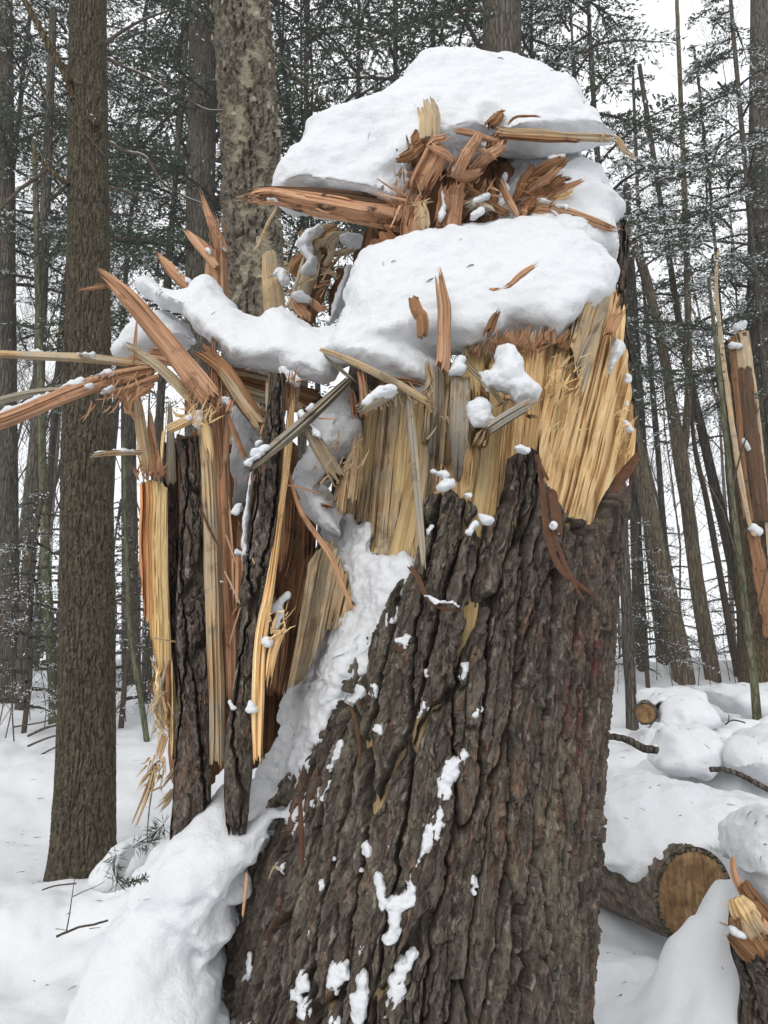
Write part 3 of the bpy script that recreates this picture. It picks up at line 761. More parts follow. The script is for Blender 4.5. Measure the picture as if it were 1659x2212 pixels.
bark_slab(stump, [(366, 960, 30, 2.50), (368, 1100, 34, 2.5), (372, 1300, 34, 2.48), (382, 1500, 30, 2.46), (385, 1640, 24, 2.44)], 13)

bark_slab(stump, [(1349, 480, 17, 2.62), (1346, 560, 19, 2.62), (1343, 640, 17, 2.62), (1352, 760, 18, 2.6), (1362, 880, 18, 2.56), (1368, 980, 18, 2.5)], 14)
sp = lambda k, pts, w, mat, Y=None, **kw: splinter(stump, k, pts, w, mat, Y=Y, **kw)
# --- left: outer slab, standing columns and the crack's dark inside
slab_poly(stump, [(300, 1040), (318, 1028), (345, 1030), (362, 1046), (363, 1200), (367, 1300), (368, 1380), (380, 1500), (384, 1620), (372, 1630), (352, 1490), (326, 1372), (312, 1330), (301, 1200)], (-.01, -1), lambda x, z: 2.34 + .25 * (x + .72) ** 2 + 0 * z, 'two_tone', th=.06, pitch=1.3, seed=3, jag=(60, 22), name='outer_slab', u0=.105, us=-1.15, bundle=8, relief=.8, label='outer slab of orange wood paling to yellow on its right')
sp(3, [(520, 215, 2.33), (545, 600, 2.32), (560, 1000, 2.30), (575, 1500, 2.28), (580, 1950, 2.26)], [80, 80, 75, 75, 70], 'tan', th=.06, f0=.05, f1=.05, nu=14, nv=90)
sp(3, [(590, -60, 2.36), (600, 300, 2.36), (612, 800, 2.36), (630, 1200, 2.35), (640, 1620, 2.33)], [60, 75, 80, 75, 60], 'orange', th=.07, f0=.08, f1=.05, nu=14, nv=90)
sp(2, [(1000, 455, 2.3), (995, 640, 2.32), (1012, 900, 2.33), (1030, 1200, 2.34)], [36, 50, 55, 55], 'orange', th=.03, f0=.10, f1=.05, tip0=.3, nu=12, nv=60)
sp(3, [(958, 60, 2.15), (935, 350, 2.16), (890, 700, 2.15), (850, 1000, 2.13), (800, 1300, 2.10), (785, 1600, 2.08), (785, 1930, 2.05)], [28, 36, 36, 40, 62, 58, 40], 'yellow', th=.05, f0=.14, f1=.05, nu=12, nv=90)
sp(3, [(910, 1230, 2.08), (860, 1370, 2.08), (830, 1560, 2.08)], [50, 46, 26], 'yellow', th=.03, f0=.06, f1=.1, nu=11)
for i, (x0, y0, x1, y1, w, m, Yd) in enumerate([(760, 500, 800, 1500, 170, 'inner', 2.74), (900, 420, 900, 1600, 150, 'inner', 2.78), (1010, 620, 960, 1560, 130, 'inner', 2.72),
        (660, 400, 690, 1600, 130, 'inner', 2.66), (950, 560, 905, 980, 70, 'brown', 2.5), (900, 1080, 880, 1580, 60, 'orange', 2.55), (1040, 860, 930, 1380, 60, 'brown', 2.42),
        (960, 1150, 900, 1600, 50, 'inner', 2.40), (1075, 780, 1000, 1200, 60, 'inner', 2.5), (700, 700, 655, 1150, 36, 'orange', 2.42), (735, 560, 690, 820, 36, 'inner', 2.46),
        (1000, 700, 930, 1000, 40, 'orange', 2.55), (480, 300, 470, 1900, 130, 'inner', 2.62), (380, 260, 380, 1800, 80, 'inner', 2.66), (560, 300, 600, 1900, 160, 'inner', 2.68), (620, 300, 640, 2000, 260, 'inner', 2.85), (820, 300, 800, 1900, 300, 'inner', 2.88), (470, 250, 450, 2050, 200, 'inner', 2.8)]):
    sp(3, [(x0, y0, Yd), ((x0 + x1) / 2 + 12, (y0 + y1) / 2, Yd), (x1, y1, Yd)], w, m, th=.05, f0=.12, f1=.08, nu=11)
sp(3, [(690, 835, 2.2), (690, 980, 2.2), (688, 1140, 2.22)], [62, 62, 44], 'orange', th=.045, f0=.05, f1=.06, nu=12)
sp(3, [(935, 440, 2.2), (1000, 650, 2.16), (1145, 870, 2.1), (1205, 1010, 2.07), (1272, 1180, 2.03)], [14, 22, 26, 24, 12], 'orange', th=.012, f0=.05, f1=.05, nu=9, nv=60)
sp(3, [(985, 135, 2.12), (1090, 330, 2.14), (1205, 520, 2.18)], [30, 72, 84], 'tan', th=.04, f0=.10, f1=.08, tip0=.12, nu=12)
sp(3, [(700, 462, 2.02), (850, 352, 2.06), (1090, 140, 2.12), (1250, -10, 2.18)], [46, 62, 56, 40], 'grey', th=.045, f0=.07, f1=.05, nu=12, nv=70)
for x0, y0, x1, y1, w, m, Yd in [
        (1195, 700, 1240, 380, 50, 'tan', 2.2), (1170, 640, 1280, 320, 40, 'tan', 2.24), (1250, 620, 1290, 250, 50, 'tan', 2.2),
        (1110, 500, 1200, 440, 34, 'brown', 2.2), (1060, 560, 1140, 440, 24, 'brown', 2.22), (1100, 620, 1180, 640, 30, 'orange', 2.22)]:
    sp(3, [(x0, y0, Yd), ((x0 + x1) / 2 + rnd.uniform(-8, 8), (y0 + y1) / 2, Yd), (x1, y1, Yd)], w, m, th=.04, f0=.05, f1=.09, nu=12)
# broken frame-like fold of pale fibres on the left slab
sp(2, [(765, 945, 2.26), (830, 915, 2.25), (905, 880, 2.24), (965, 895, 2.25)], [36, 46, 46, 40], 'yellow', th=.02, f0=.05, f1=.03, nu=10)
sp(2, [(935, 870, 2.23), (960, 930, 2.22), (980, 1040, 2.23), (985, 1110, 2.25)], [30, 40, 40, 22], 'yellow', th=.018, f0=.05, f1=.09, nu=10)
sp(2, [(765, 940, 2.25), (757, 1010, 2.25), (752, 1100, 2.26)], [16, 14, 8], 'yellow', th=.008, f0=.01, f1=.05)
sp(2, [(800, 840, 2.25), (830, 875, 2.25), (900, 865, 2.25)], [8, 12, 14], 'yellow', th=.006, f0=.03)
# splinters that stand on the outer slab
for pts, w, m in [([(625, 680, 2.34), (655, 900, 2.35), (690, 1140, 2.36)], [30, 50, 60], 'tan'), ([(640, 410, 2.36), (628, 560, 2.36), (628, 700, 2.36)], [8, 14, 20], 'orange'),
        ([(700, 830, 2.37), (715, 980, 2.37), (735, 1150, 2.36)], [18, 30, 40], 'orange'), ([(690, 900, 2.33), (712, 1040, 2.33), (728, 1160, 2.33)], [14, 24, 34], 'brown'),
        ([(735, 1020, 2.32), (745, 1100, 2.32), (750, 1170, 2.33)], [14, 28, 34], 'orange'), ([(790, 790, 2.42), (795, 950, 2.42), (800, 1200, 2.42)], [20, 36, 46], 'grey'),
        ([(665, 1000, 2.38), (690, 1090, 2.37), (700, 1160, 2.36)], [14, 24, 30], 'orange')]:
    sp(2, pts, w, m, f0=.06, f1=.04, tip0=.3, nu=10)
sp(2, [(418, 1062, 2.2), (520, 1048, 2.24), (665, 1046, 2.3)], [20, 26, 24], 'tan', th=.02, f0=.03, f1=.02)
sp(3, [(262, 1292, 2.22), (320, 1302, 2.22), (376, 1310, 2.24)], [9, 11, 8], 'tan', th=.008, f0=.01, f1=.01)
# --- left: long projecting splinters
sp(2, [(452, 190, 2.3), (560, 285, 2.28), (760, 510, 2.22), (880, 660, 2.2), (1000, 810, 2.2)], [26, 80, 84, 96, 96], 'orange', th=.05, f0=.16, f1=.05, nu=14, nv=80, label='long orange splinter slanting up and left out of the break')
sp(2, [(-60, 582, 2.12), (150, 592, 2.18), (420, 606, 2.26), (620, 628, 2.32), (760, 660, 2.36)], [34, 38, 48, 50, 40], 'tan', th=.03, f0=.02, f1=.05, nu=11, nv=70, label='long pale splinter reaching level to the left edge')
sp(2, [(-60, 920, 2.1), (100, 862, 2.14), (330, 765, 2.2), (520, 700, 2.26), (720, 660, 2.34)], [66, 72, 78, 74, 60], 'orange', th=.05, f0=.02, f1=.05, nu=13, nv=80, label='thick orange splinter drooping to the left edge with snow along it')
sp(2, [(-60, 820, 2.5), (120, 775, 2.5), (270, 756, 2.52), (420, 745, 2.55)], [34, 38, 40, 20], 'grey', th=.03, f0=.02, f1=.06)
sp(2, [(565, 530, 2.2), (700, 615, 2.2), (800, 700, 2.22), (910, 815, 2.24)], [26, 44, 52, 54], 'tan', th=.03, f0=.08, f1=.05)
sp(2, [(600, 592, 2.36), (720, 605, 2.36), (870, 640, 2.38)], [34, 40, 40], 'orange', th=.03, f0=.04)
sp(2, [(690, 570, 2.4), (790, 590, 2.4), (880, 625, 2.4)], [34, 44, 40], 'orange', th=.03, f0=.04)
for i in range(9):
    a = i / 8
    sp(2, [(740 - 40 * a, 690 + 60 * a, 2.3), (620 - 30 * a, 735 + 20 * i * .6, 2.26), (470 + 190 * a, 790 + rnd.uniform(-20, 40) + 10 * i, 2.24)], [30, 26, 12], 'orange', th=.01, f0=.02, f1=.08, kink=.006, roll=rnd.uniform(-.5, .5))
for x0, y0, x1, y1 in [(450, 815, 360, 900), (520, 820, 470, 860), (430, 800, 385, 905), (560, 800, 500, 870), (620, 640, 640, 400), (560, 770, 440, 800)]:
    sp(2, [(x0, y0, 2.24), ((x0 + x1) / 2 + 6, (y0 + y1) / 2 + 5, 2.23), (x1, y1, 2.22)], [9, 7, 4], 'orange', th=.004, f1=.03, nu=5)
sp(2, [(360, 292, 2.3), (430, 278, 2.32), (520, 268, 2.34)], [10, 16, 14], 'orange', th=.01, f0=.04)
sp(2, [(420, 268, 2.3), (470, 258, 2.31), (515, 272, 2.32)], [6, 10, 12], 'orange', th=.008, f0=.03)
sp(2, [(915, 555, 2.34), (1040, 650, 2.3), (1130, 790, 2.26), (1225, 925, 2.24)], [70, 76, 78, 70], 'brown', th=.05, f0=.08, f1=.06, nu=13)
sp(2, [(1020, 650, 2.28), (1120, 790, 2.24), (1225, 930, 2.22)], [30, 50, 54], 'tan', th=.035, f0=.08, f1=.05, nu=11)
sp(2, [(1040, 690, 2.5), (1250, 745, 2.48), (1500, 815, 2.46)], [100, 115, 110], 'brown', th=.09, f0=.08, f1=.05, nu=15, nv=60)
sp(2, [(1080, 740, 2.44), (1250, 790, 2.42), (1440, 850, 2.4)], [50, 56, 40], 'tan', th=.04, f0=.06, f1=.06, nu=11)
sp(2, [(1060, 668, 2.43), (1200, 692, 2.42), (1300, 720, 2.42)], [14, 20, 20], 'tan', th=.012, f0=.03)
sp(2, [(1060, 830, 2.3), (1060, 960, 2.3), (1048, 1100, 2.3)], [14, 26, 20], 'orange', th=.012, f0=.05)
for x0, y0, x1, y1, w, m in [(1060, 860, 1150, 1080, 26, 'orange'), (1250, 680, 1255, 900, 26, 'tan'), (1370, 720, 1345, 1000, 34, 'orange'), (1395, 700, 1370, 860, 20, 'tan'),
        (1330, 720, 1335, 860, 26, 'orange'), (1240, 880, 1215, 980, 22, 'orange'), (935, 730, 940, 830, 16, 'tan'), (975, 790, 985, 860, 12, 'tan'), (1090, 780, 1060, 860, 24, 'orange'), (820, 830, 880, 850, 10, 'yellow')]:
    sp(2, [(x0, y0, 2.22), ((x0 + x1) / 2 + rnd.uniform(-5, 5), (y0 + y1) / 2, 2.22), (x1, y1, 2.22)], [w * .5, w, w], m, th=.014, f0=.05, f1=.03)
# back column with spikes
sp(2, [(1010, 90, 2.75), (1012, 250, 2.75), (1020, 420, 2.75)], [95, 112, 118], 'orange', th=.12, f0=.07, f1=.04, nu=16, nv=40)
for pts, w in [([(928, -202, 2.74), (975, -60, 2.73), (1035, 110, 2.72)], [10, 34, 44]), ([(850, -10, 2.7), (930, 80, 2.69), (1015, 190, 2.68)], [26, 40, 34]), ([(900, 20, 2.7), (950, 70, 2.69), (1005, 130, 2.7)], [10, 24, 30]),
        ([(935, -130, 2.74), (985, -20, 2.73), (1050, 100, 2.72)], [10, 24, 30]), ([(960, -40, 2.72), (1000, 40, 2.71), (1020, 120, 2.71)], [10, 20, 26]), ([(940, -160, 2.76), (1010, 0, 2.75), (1062, 120, 2.74)], [8, 20, 26]), ([(1020, 0, 2.72), (1045, 60, 2.72), (1066, 120, 2.72)], [8, 16, 16])]:
    sp(2, pts, w, 'orange', th=.02, f0=.12, f1=.03, tip0=.3, nu=9)
sp(2, [(712, 95, 2.62), (800, 190, 2.6), (900, 290, 2.58)], [10, 46, 50], 'orange', th=.03, f0=.10, f1=.04, tip0=.25, nu=10)
sp(2, [(752, 145, 2.62), (820, 225, 2.6), (900, 300, 2.58)], [30, 40, 40], 'orange', th=.03, f0=.05, f1=.04, nu=10)
# rotten cluster behind, between birch and caps
for pts, w, m in [([(160, 805, 3.0), (170, 940, 3.0), (180, 1080, 3.0)], [40, 70, 80], 'tan'), ([(235, 910, 2.95), (320, 820, 2.93), (430, 735, 2.9)], [60, 66, 50], 'brown'), ([(330, 780, 2.92), (300, 920, 2.92), (250, 1060, 2.93)], [60, 76, 70], 'tan'),
        ([(400, 830, 2.95), (350, 960, 2.95), (290, 1090, 2.96)], [50, 60, 60], 'brown'), ([(290, 800, 2.9), (380, 770, 2.88), (470, 740, 2.88)], [26, 36, 26], 'tan'), ([(440, 860, 2.98), (420, 960, 2.98), (400, 1080, 3.0)], [40, 44, 40], 'inner'),
        ([(300, 1010, 2.9), (350, 1030, 2.88), (395, 1020, 2.86)], [20, 30, 12], 'orange'), ([(310, 960, 2.9), (360, 945, 2.88), (398, 935, 2.86)], [10, 12, 6], 'orange'), ([(370, 820, 2.9), (440, 830, 2.88), (510, 800, 2.88)], [20, 26, 20], 'tan'),
        ([(500, 740, 2.9), (510, 830, 2.9), (480, 900, 2.92)], [40, 50, 30], 'brown'), ([(540, 760, 2.92), (560, 820, 2.92), (600, 800, 2.92)], [60, 70, 60], 'brown'), ([(260, 760, 2.93), (330, 740, 2.92), (410, 725, 2.92)], [12, 20, 16], 'tan'),
        ([(340, 880, 2.9), (380, 900, 2.88), (420, 905, 2.86)], [14, 22, 12], 'tan'), ([(240, 960, 2.92), (270, 1020, 2.9), (300, 1080, 2.9)], [30, 40, 44], 'orange'), ([(420, 760, 2.88), (400, 820, 2.87), (360, 880, 2.87)], [20, 26, 20], 'tan')]:
    sp(1, pts, w, m, f0=.06, f1=.04, nu=10, kink=.01)
# --- upper wedge that carries the top cap
for pts, w, m, kw in [([(690, 810, 2.2), (705, 700, 2.22), (725, 590, 2.24)], [74, 80, 84], 'orange', dict(th=.07, nu=18, f1=.10)), ([(705, 640, 2.23), (760, 520, 2.26), (830, 400, 2.3)], [70, 92, 86], 'orange', dict(th=.08, nu=20, f0=.10, f1=.10)), ([(690, 660, 2.21), (730, 560, 2.23), (775, 470, 2.26)], [26, 34, 24], 'tan', dict(th=.02)), ([(770, 410, 2.3), (775, 330, 2.32), (760, 238, 2.34)], [84, 84, 66], 'tan', dict(th=.06, f1=.09, nu=14)),
        ([(852, 760, 2.18), (872, 640, 2.2), (890, 530, 2.24)], [64, 60, 60], 'orange', dict(th=.05, nu=12)), ([(870, 540, 2.2), (915, 450, 2.22), (965, 365, 2.24)], [36, 44, 36], 'orange', dict(th=.03)),
        ([(840, 520, 2.2), (920, 530, 2.2), (985, 505, 2.2)], [30, 44, 20], 'orange', dict(th=.03)), ([(752, 412, 2.26), (800, 390, 2.26), (858, 362, 2.25)], [22, 28, 20], 'orange', dict(th=.02)), ([(850, 360, 2.25), (940, 372, 2.25), (1048, 394, 2.24)], [24, 26, 12], 'orange', dict(th=.02)),
        ([(765, 405, 2.24), (820, 440, 2.24), (875, 470, 2.24)], [20, 28, 20], 'orange', dict(th=.016)), ([(640, 462, 2.24), (700, 450, 2.26), (750, 400, 2.28)], [24, 50, 40], 'brown', dict(th=.04)),
        ([(720, 520, 2.32), (730, 430, 2.34), (745, 370, 2.34)], [90, 90, 60], 'brown', dict(th=.06)), ([(1015, 362, 2.32), (1160, 368, 2.3), (1320, 378, 2.28), (1490, 388, 2.26)], [34, 34, 32, 28], 'tan', dict(th=.03, nv=50)),
        ([(1020, 378, 2.31), (1150, 386, 2.29), (1360, 396, 2.27)], [20, 24, 16], 'brown', dict(th=.025)), ([(1470, 378, 2.26), (1510, 410, 2.25), (1565, 480, 2.24)], [26, 26, 10], 'tan', dict(th=.012, f1=.08)),
        ([(1425, 360, 2.25), (1440, 385, 2.25), (1420, 405, 2.25)], [10, 12, 6], 'tan', dict(th=.008)), ([(1010, 450, 2.32), (1030, 400, 2.33), (1060, 350, 2.34)], [60, 60, 40], 'brown', dict(th=.05)),
        ([(930, 520, 2.25), (990, 460, 2.26), (1060, 400, 2.27)], [30, 44, 36], 'orange', dict(th=.03)), ([(900, 440, 2.24), (970, 430, 2.24), (1040, 465, 2.23)], [10, 16, 6], 'orange', dict(th=.008)),
        ([(60, 615, 2.2), (180, 612, 2.2), (400, 655, 2.22), (670, 705, 2.3)], [46, 80, 96, 110], 'stained', dict(th=[.04, .08, .10, .10], nu=18, nv=80, f0=.14)),
        ([(105, 590, 2.22), (300, 606, 2.20), (655, 652, 2.27)], [30, 66, 92], 'dark', dict(th=.06, f0=.10, nu=16)), ([(120, 578, 2.22), (320, 590, 2.21), (600, 622, 2.26)], [14, 26, 30], 'tan', dict(th=.03, f0=.06)), ([(70, 610, 2.18), (130, 632, 2.18), (230, 640, 2.2)], [12, 18, 18], 'orange', dict(th=.012, f0=.06)),
        ([(188, 635, 2.16), (150, 720, 2.15), (92, 825, 2.14)], [12, 15, 8], 'tan', dict(th=.008, f1=.03)), ([(985, 720, 2.22), (1000, 620, 2.24), (985, 540, 2.27)], [70, 80, 50], 'brown', dict(th=.05)),
        ([(895, 650, 2.18), (950, 640, 2.18), (1020, 672, 2.17)], [40, 60, 50], 'grey', dict(th=.04)), ([(1035, 540, 2.2), (1075, 610, 2.19), (1110, 690, 2.18)], [20, 30, 26], 'orange', dict(th=.016)),
        ([(910, 590, 2.2), (1000, 640, 2.2), (1090, 680, 2.18)], [26, 36, 24], 'brown', dict(th=.03)), ([(1120, 690, 2.18), (1130, 670, 2.18), (1145, 640, 2.2)], [18, 20, 10], 'orange', dict(th=.01)),
        ([(800, 735, 2.2), (820, 640, 2.2), (835, 560, 2.22)], [40, 50, 30], 'orange', dict(th=.03)), ([(755, 755, 2.18), (745, 690, 2.17), (725, 625, 2.17)], [56, 60, 34], 'tan', dict(th=.035)),
        ([(640, 720, 2.26), (650, 660, 2.24), (700, 620, 2.22)], [50, 70, 60], 'brown', dict(th=.05)), ([(680, 640, 2.17), (720, 640, 2.16), (790, 620, 2.17)], [14, 22, 10], 'tan', dict(th=.01)),
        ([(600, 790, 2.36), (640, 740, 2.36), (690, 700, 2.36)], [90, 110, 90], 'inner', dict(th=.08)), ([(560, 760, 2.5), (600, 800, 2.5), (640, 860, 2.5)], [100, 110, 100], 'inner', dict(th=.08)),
        ([(1120, 575, 2.3), (1200, 520, 2.28), (1305, 450, 2.26)], [40, 60, 44], 'brown', dict(th=.04)), ([(1110, 600, 2.28), (1200, 560, 2.26), (1280, 480, 2.25)], [30, 40, 26], 'orange', dict(th=.02)),
        ([(1120, 610, 2.28), (1210, 590, 2.26), (1300, 540, 2.25)], [40, 56, 30], 'brown', dict(th=.035)), ([(1130, 645, 2.26), (1250, 600, 2.24), (1368, 535, 2.22)], [24, 32, 10], 'orange', dict(th=.015)),
        ([(1120, 620, 2.24), (1250, 660, 2.22), (1400, 705, 2.2), (1515, 748, 2.18)], [30, 46, 36, 16], 'orange', dict(th=.022, f1=.07, nv=40)), ([(1150, 690, 2.24), (1220, 690, 2.23), (1290, 740, 2.22)], [46, 60, 30], 'orange', dict(th=.03)),
        ([(1100, 650, 2.26), (1130, 560, 2.28), (1180, 480, 2.3)], [30, 40, 20], 'brown', dict(th=.03)), ([(1220, 620, 2.26), (1280, 600, 2.25), (1330, 570, 2.25)], [40, 50, 30], 'yellow', dict(th=.03)),
        ([(1110, 700, 2.22), (1160, 640, 2.22), (1190, 600, 2.22)], [40, 44, 30], 'inner', dict(th=.03)), ([(1240, 560, 2.27), (1290, 545, 2.27), (1320, 530, 2.26)], [16, 22, 10], 'brown', dict(th=.012)),
        ([(1000, 350, 2.36), (1030, 310, 2.37), (1062, 292, 2.38)], [40, 44, 20], 'brown', dict(th=.03)), ([(1060, 335, 2.3), (1110, 300, 2.3), (1200, 305, 2.3)], [10, 10, 6], 'brown', dict(th=.008)),
        ([(820, 1290, 2.1), (825, 1100, 2.11), (808, 885, 2.14)], [58, 52, 44], 'orange', dict(th=.035, f1=.09, tip=.5, nu=13)), ([(752, 1160, 2.09), (742, 1070, 2.09), (712, 995, 2.12)], [46, 50, 40], 'brown', dict(th=.035)),
        ([(1058, 962, 2.14), (1130, 905, 2.12), (1205, 845, 2.1)], [18, 26, 10], 'orange', dict(th=.015)), ([(985, 1165, 2.08), (1005, 1110, 2.08), (1038, 1042, 2.09)], [34, 36, 12], 'brown', dict(th=.025)), ([(1005, 968, 2.14), (1030, 965, 2.13), (1060, 962, 2.13)], [8, 10, 8], 'orange', dict(th=.006))]:
    kw.setdefault('f0', .05); kw.setdefault('f1', .05); kw.setdefault('nu', 10)
    pts = [(x, y, Y_ + (.16 - .15 * min(max((600 - y) / 150, 0), 1) if max(q[1] for q in pts) < 840 else -.11)) for x, y, Y_ in pts]
    sp(1, pts, w, m, kink=.006, **kw)
rg = random.Random(21)
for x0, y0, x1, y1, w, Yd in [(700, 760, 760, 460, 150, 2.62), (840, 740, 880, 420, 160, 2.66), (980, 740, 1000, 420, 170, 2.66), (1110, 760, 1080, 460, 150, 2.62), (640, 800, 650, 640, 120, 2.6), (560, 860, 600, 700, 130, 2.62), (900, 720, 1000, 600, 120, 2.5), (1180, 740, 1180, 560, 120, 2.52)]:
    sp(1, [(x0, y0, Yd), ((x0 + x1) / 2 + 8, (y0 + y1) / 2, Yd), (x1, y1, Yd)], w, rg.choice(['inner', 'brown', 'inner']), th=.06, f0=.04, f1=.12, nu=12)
for i in range(26):                                   # fine broken fibres bristling from the wedge
    x, y = rg.uniform(640, 1000), rg.uniform(440, 720); a = rg.uniform(-2.9, .4); l = rg.uniform(40, 110)
    sp(1, [(x, y, 2.36), (x + l * .5 * math.cos(a), y + l * .5 * math.sin(a), 2.32), (x + l * math.cos(a), y + l * math.sin(a) + 4, 2.29)], [rg.uniform(9, 22), 10, 4], rg.choice(['orange', 'orange', 'tan', 'brown']), th=.007, f1=.03, nu=6)
for pts in [[(690, 610), (630, 580), (568, 538)], [(690, 625), (620, 610), (555, 590)], [(660, 640), (640, 690), (618, 735)], [(670, 600), (650, 580), (632, 555)], [(330, 650), (360, 665), (395, 672)]]:
    sp(1, [(x, y, 2.30 - .01 * i) for i, (x, y) in enumerate(pts)], [10, 8, 3], 'orange', th=.005, f1=.02, nu=5)
# --- front facade: yellow-grey torn planks
face_y = lambda off: (lambda x, z: trunk_y(x, z, -.058) + off)
slab_poly(stump, [(750, 1122), (762, 1000), (778, 905), (796, 868), (850, 852), (900, 842), (930, 850), (930, 960), (945, 1050), (925, 1095), (918, 1180), (905, 1235), (880, 1222), (815, 1212), (805, 1155), (780, 1125)], (.10, -1), face_y(-.012), 'tan', seed=5, jag=(16, 46), bundle=9, relief=1.25)
slab_poly(stump, [(905, 1075), (905, 960), (915, 880), (945, 850), (985, 815), (1030, 795), (1080, 770), (1150, 748), (1205, 725), (1215, 790), (1190, 880), (1180, 1000), (1178, 1110), (1060, 1145), (975, 1065)], (.10, -1), face_y(.0), 'yellow', seed=6, jag=(8, 60), bundle=7, relief=1.3)
slab_poly(stump, [(1160, 1110), (1168, 900), (1196, 770), (1224, 690), (1250, 612), (1282, 582), (1312, 570), (1326, 588), (1338, 640), (1347, 745), (1356, 760), (1367, 870), (1376, 925), (1372, 985), (1332, 1024), (1300, 1080), (1274, 1142), (1215, 1138), (1180, 1110)], (.24, -1), lambda x, z: np.minimum(trunk_y(x, z, -.045), 2.42) - .02, 'yellow', seed=7, jag=(10, 26), bundle=9, relief=1.35, th=.08, label='large torn yellow shard standing up at the right')
slab_poly(stump, [(1228, 760), (1240, 690), (1262, 610), (1285, 582), (1314, 572), (1326, 590), (1318, 650), (1290, 760), (1262, 850)], (.28, -1), lambda x, z: np.minimum(trunk_y(x, z, -.02), 2.40) - .05, 'tan', seed=8, jag=(40, 16), bundle=7, relief=1.0, th=.05)
slab_poly(stump, [(618, 1490), (636, 1400), (652, 1300), (668, 1205), (690, 1172), (705, 1165), (728, 1195), (748, 1230), (785, 1290), (790, 1345), (740, 1352), (705, 1365), (690, 1400), (655, 1470)], (.20, -1), lambda x, z: np.minimum(trunk_y(x, z, -.058) - .016, 2.28 + .5 * np.clip(-.30 - x, 0, 1)), 'tan', seed=9, jag=(12, 34), bundle=9, relief=1.1)
for pts, w, m, kw in [
        ([(486, 310, 2.0), (520, 700, 1.97), (560, 1140, 1.93)], [30, 36, 18], 'grey', dict(th=.018)), ([(600, 600, 2.03), (620, 380, 2.05), (625, 150, 2.08)], [60, 62, 40], 'grey', {}), ([(555, 520, 2.03), (565, 440, 2.03), (575, 300, 2.05)], [20, 34, 30], 'tan', {}),
        ([(712, 705, 1.99), (718, 480, 2.0), (726, 215, 2.02)], [24, 72, 84], 'grey', dict(th=.03, f1=.02)), ([(650, 640, 2.05), (665, 420, 2.06), (685, 200, 2.08)], [50, 56, 40], 'tan', {}), ([(780, 560, 2.06), (775, 380, 2.07), (770, 220, 2.09)], [44, 50, 40], 'tan', {}),
        ([(820, 560, 2.07), (835, 400, 2.08), (830, 250, 2.1)], [60, 60, 50], 'brown', {}), ([(560, 300, 2.05), (590, 240, 2.06), (570, 130, 2.08)], [36, 44, 30], 'tan', {}), ([(640, 320, 2.07), (635, 230, 2.08), (625, 140, 2.1)], [40, 40, 26], 'brown', {}),
        ([(66, 88, 2.06), (210, 140, 2.02), (440, 255, 1.98), (640, 375, 1.97)], [22, 34, 36, 22], 'tan', dict(th=.022, nv=50)), ([(85, 115, 2.06), (150, 170, 2.05), (250, 255, 2.04)], [14, 18, 12], 'grey', {}),
        ([(248, 375, 1.9), (330, 330, 1.93), (440, 275, 1.97)], [50, 60, 50], 'grey', dict(th=.04)), ([(748, 150, 2.0), (830, 235, 1.98), (955, 370, 1.96)], [20, 26, 20], 'tan', {}), ([(840, 475, 1.93), (960, 395, 1.92), (1115, 310, 1.9)], [56, 56, 52], 'grey', dict(th=.05)),
        ([(800, 520, 1.97), (820, 490, 1.96), (845, 440, 1.95)], [40, 44, 30], 'tan', {}), ([(1030, 395, 1.95), (1060, 405, 1.94), (1100, 412, 1.93)], [20, 26, 14], 'brown', {}),
        ([(890, 360, 2.02), (935, 330, 2.02), (1000, 360, 2.0)], [20, 26, 20], 'tan', {}), ([(280, 420, 2.16), (275, 300, 2.17), (262, 170, 2.18)], [44, 44, 40], 'orange', {}), ([(230, 420, 2.2), (225, 330, 2.2), (205, 250, 2.2)], [26, 34, 20], 'orange', {}),
        ([(350, 230, 2.1), (480, 245, 2.1), (590, 270, 2.1)], [30, 44, 26], 'brown', {}), 
        ([(1250, 230, 2.06), (1320, 60, 2.08), (1420, -110, 2.11)], [14, 26, 16], 'grey', dict(th=.02)), ([(1410, 40, 2.2), (1455, -60, 2.2), (1505, -130, 2.2)], [50, 56, 26], 'orange', dict(th=.03)),
        ([(1450, 120, 2.28), (1460, 0, 2.3), (1475, -120, 2.32)], [60, 60, 50], 'yellow', {}), ([(1190, 190, 2.06), (1225, 165, 2.05), (1265, 135, 2.04)], [24, 26, 14], 'tan', {}), ([(1175, 290, 2.05), (1240, 250, 2.03), (1315, 210, 2.02)], [20, 26, 8], 'yellow', dict(f1=.08)),
        ([(1200, 300, 2.05), (1240, 280, 2.03), (1285, 262, 2.02)], [14, 18, 8], 'yellow', dict(f1=.06)), ([(1150, 330, 2.08), (1160, 240, 2.08), (1170, 160, 2.09)], [20, 24, 10], 'yellow', {})]:
    kw.setdefault('th', .035); kw.setdefault('f0', .04); kw.setdefault('f1', .09); kw.setdefault('nu', 13)
    q = pts[0]; X_ = P(*K4(q[0], q[1]), 2.05); yq = float(trunk_y(X_[0], X_[2], -.05))
    if 300 < q[0] < 1190 and q[1] > 500: pts = [(q[0], q[1], max(q[2], yq + .015))] + list(pts[1:])
    sp(4, pts, w, m, **kw)
for i in range(36):                                   # ragged comb of short chips along the broken rim
    t = i / 35; x = 905 + 380 * t + rg.uniform(-10, 10); y = 1215 - 45 * math.sin(t * 2.2) + rg.uniform(-6, 26)
    a = -math.pi / 2 + rg.uniform(.0, .9) * (.4 + t * .6); l = rg.uniform(35, 90)
    sp(1, [(x, y, 2.13), (x + l * .5 * math.cos(a), y + l * .5 * math.sin(a), 2.12), (x + l * math.cos(a), y + l * math.sin(a), 2.11)], [rg.uniform(16, 34), 22, 8], rg.choice(['orange', 'orange', 'brown', 'tan']), th=.012, f0=.02, f1=.05, nu=7)
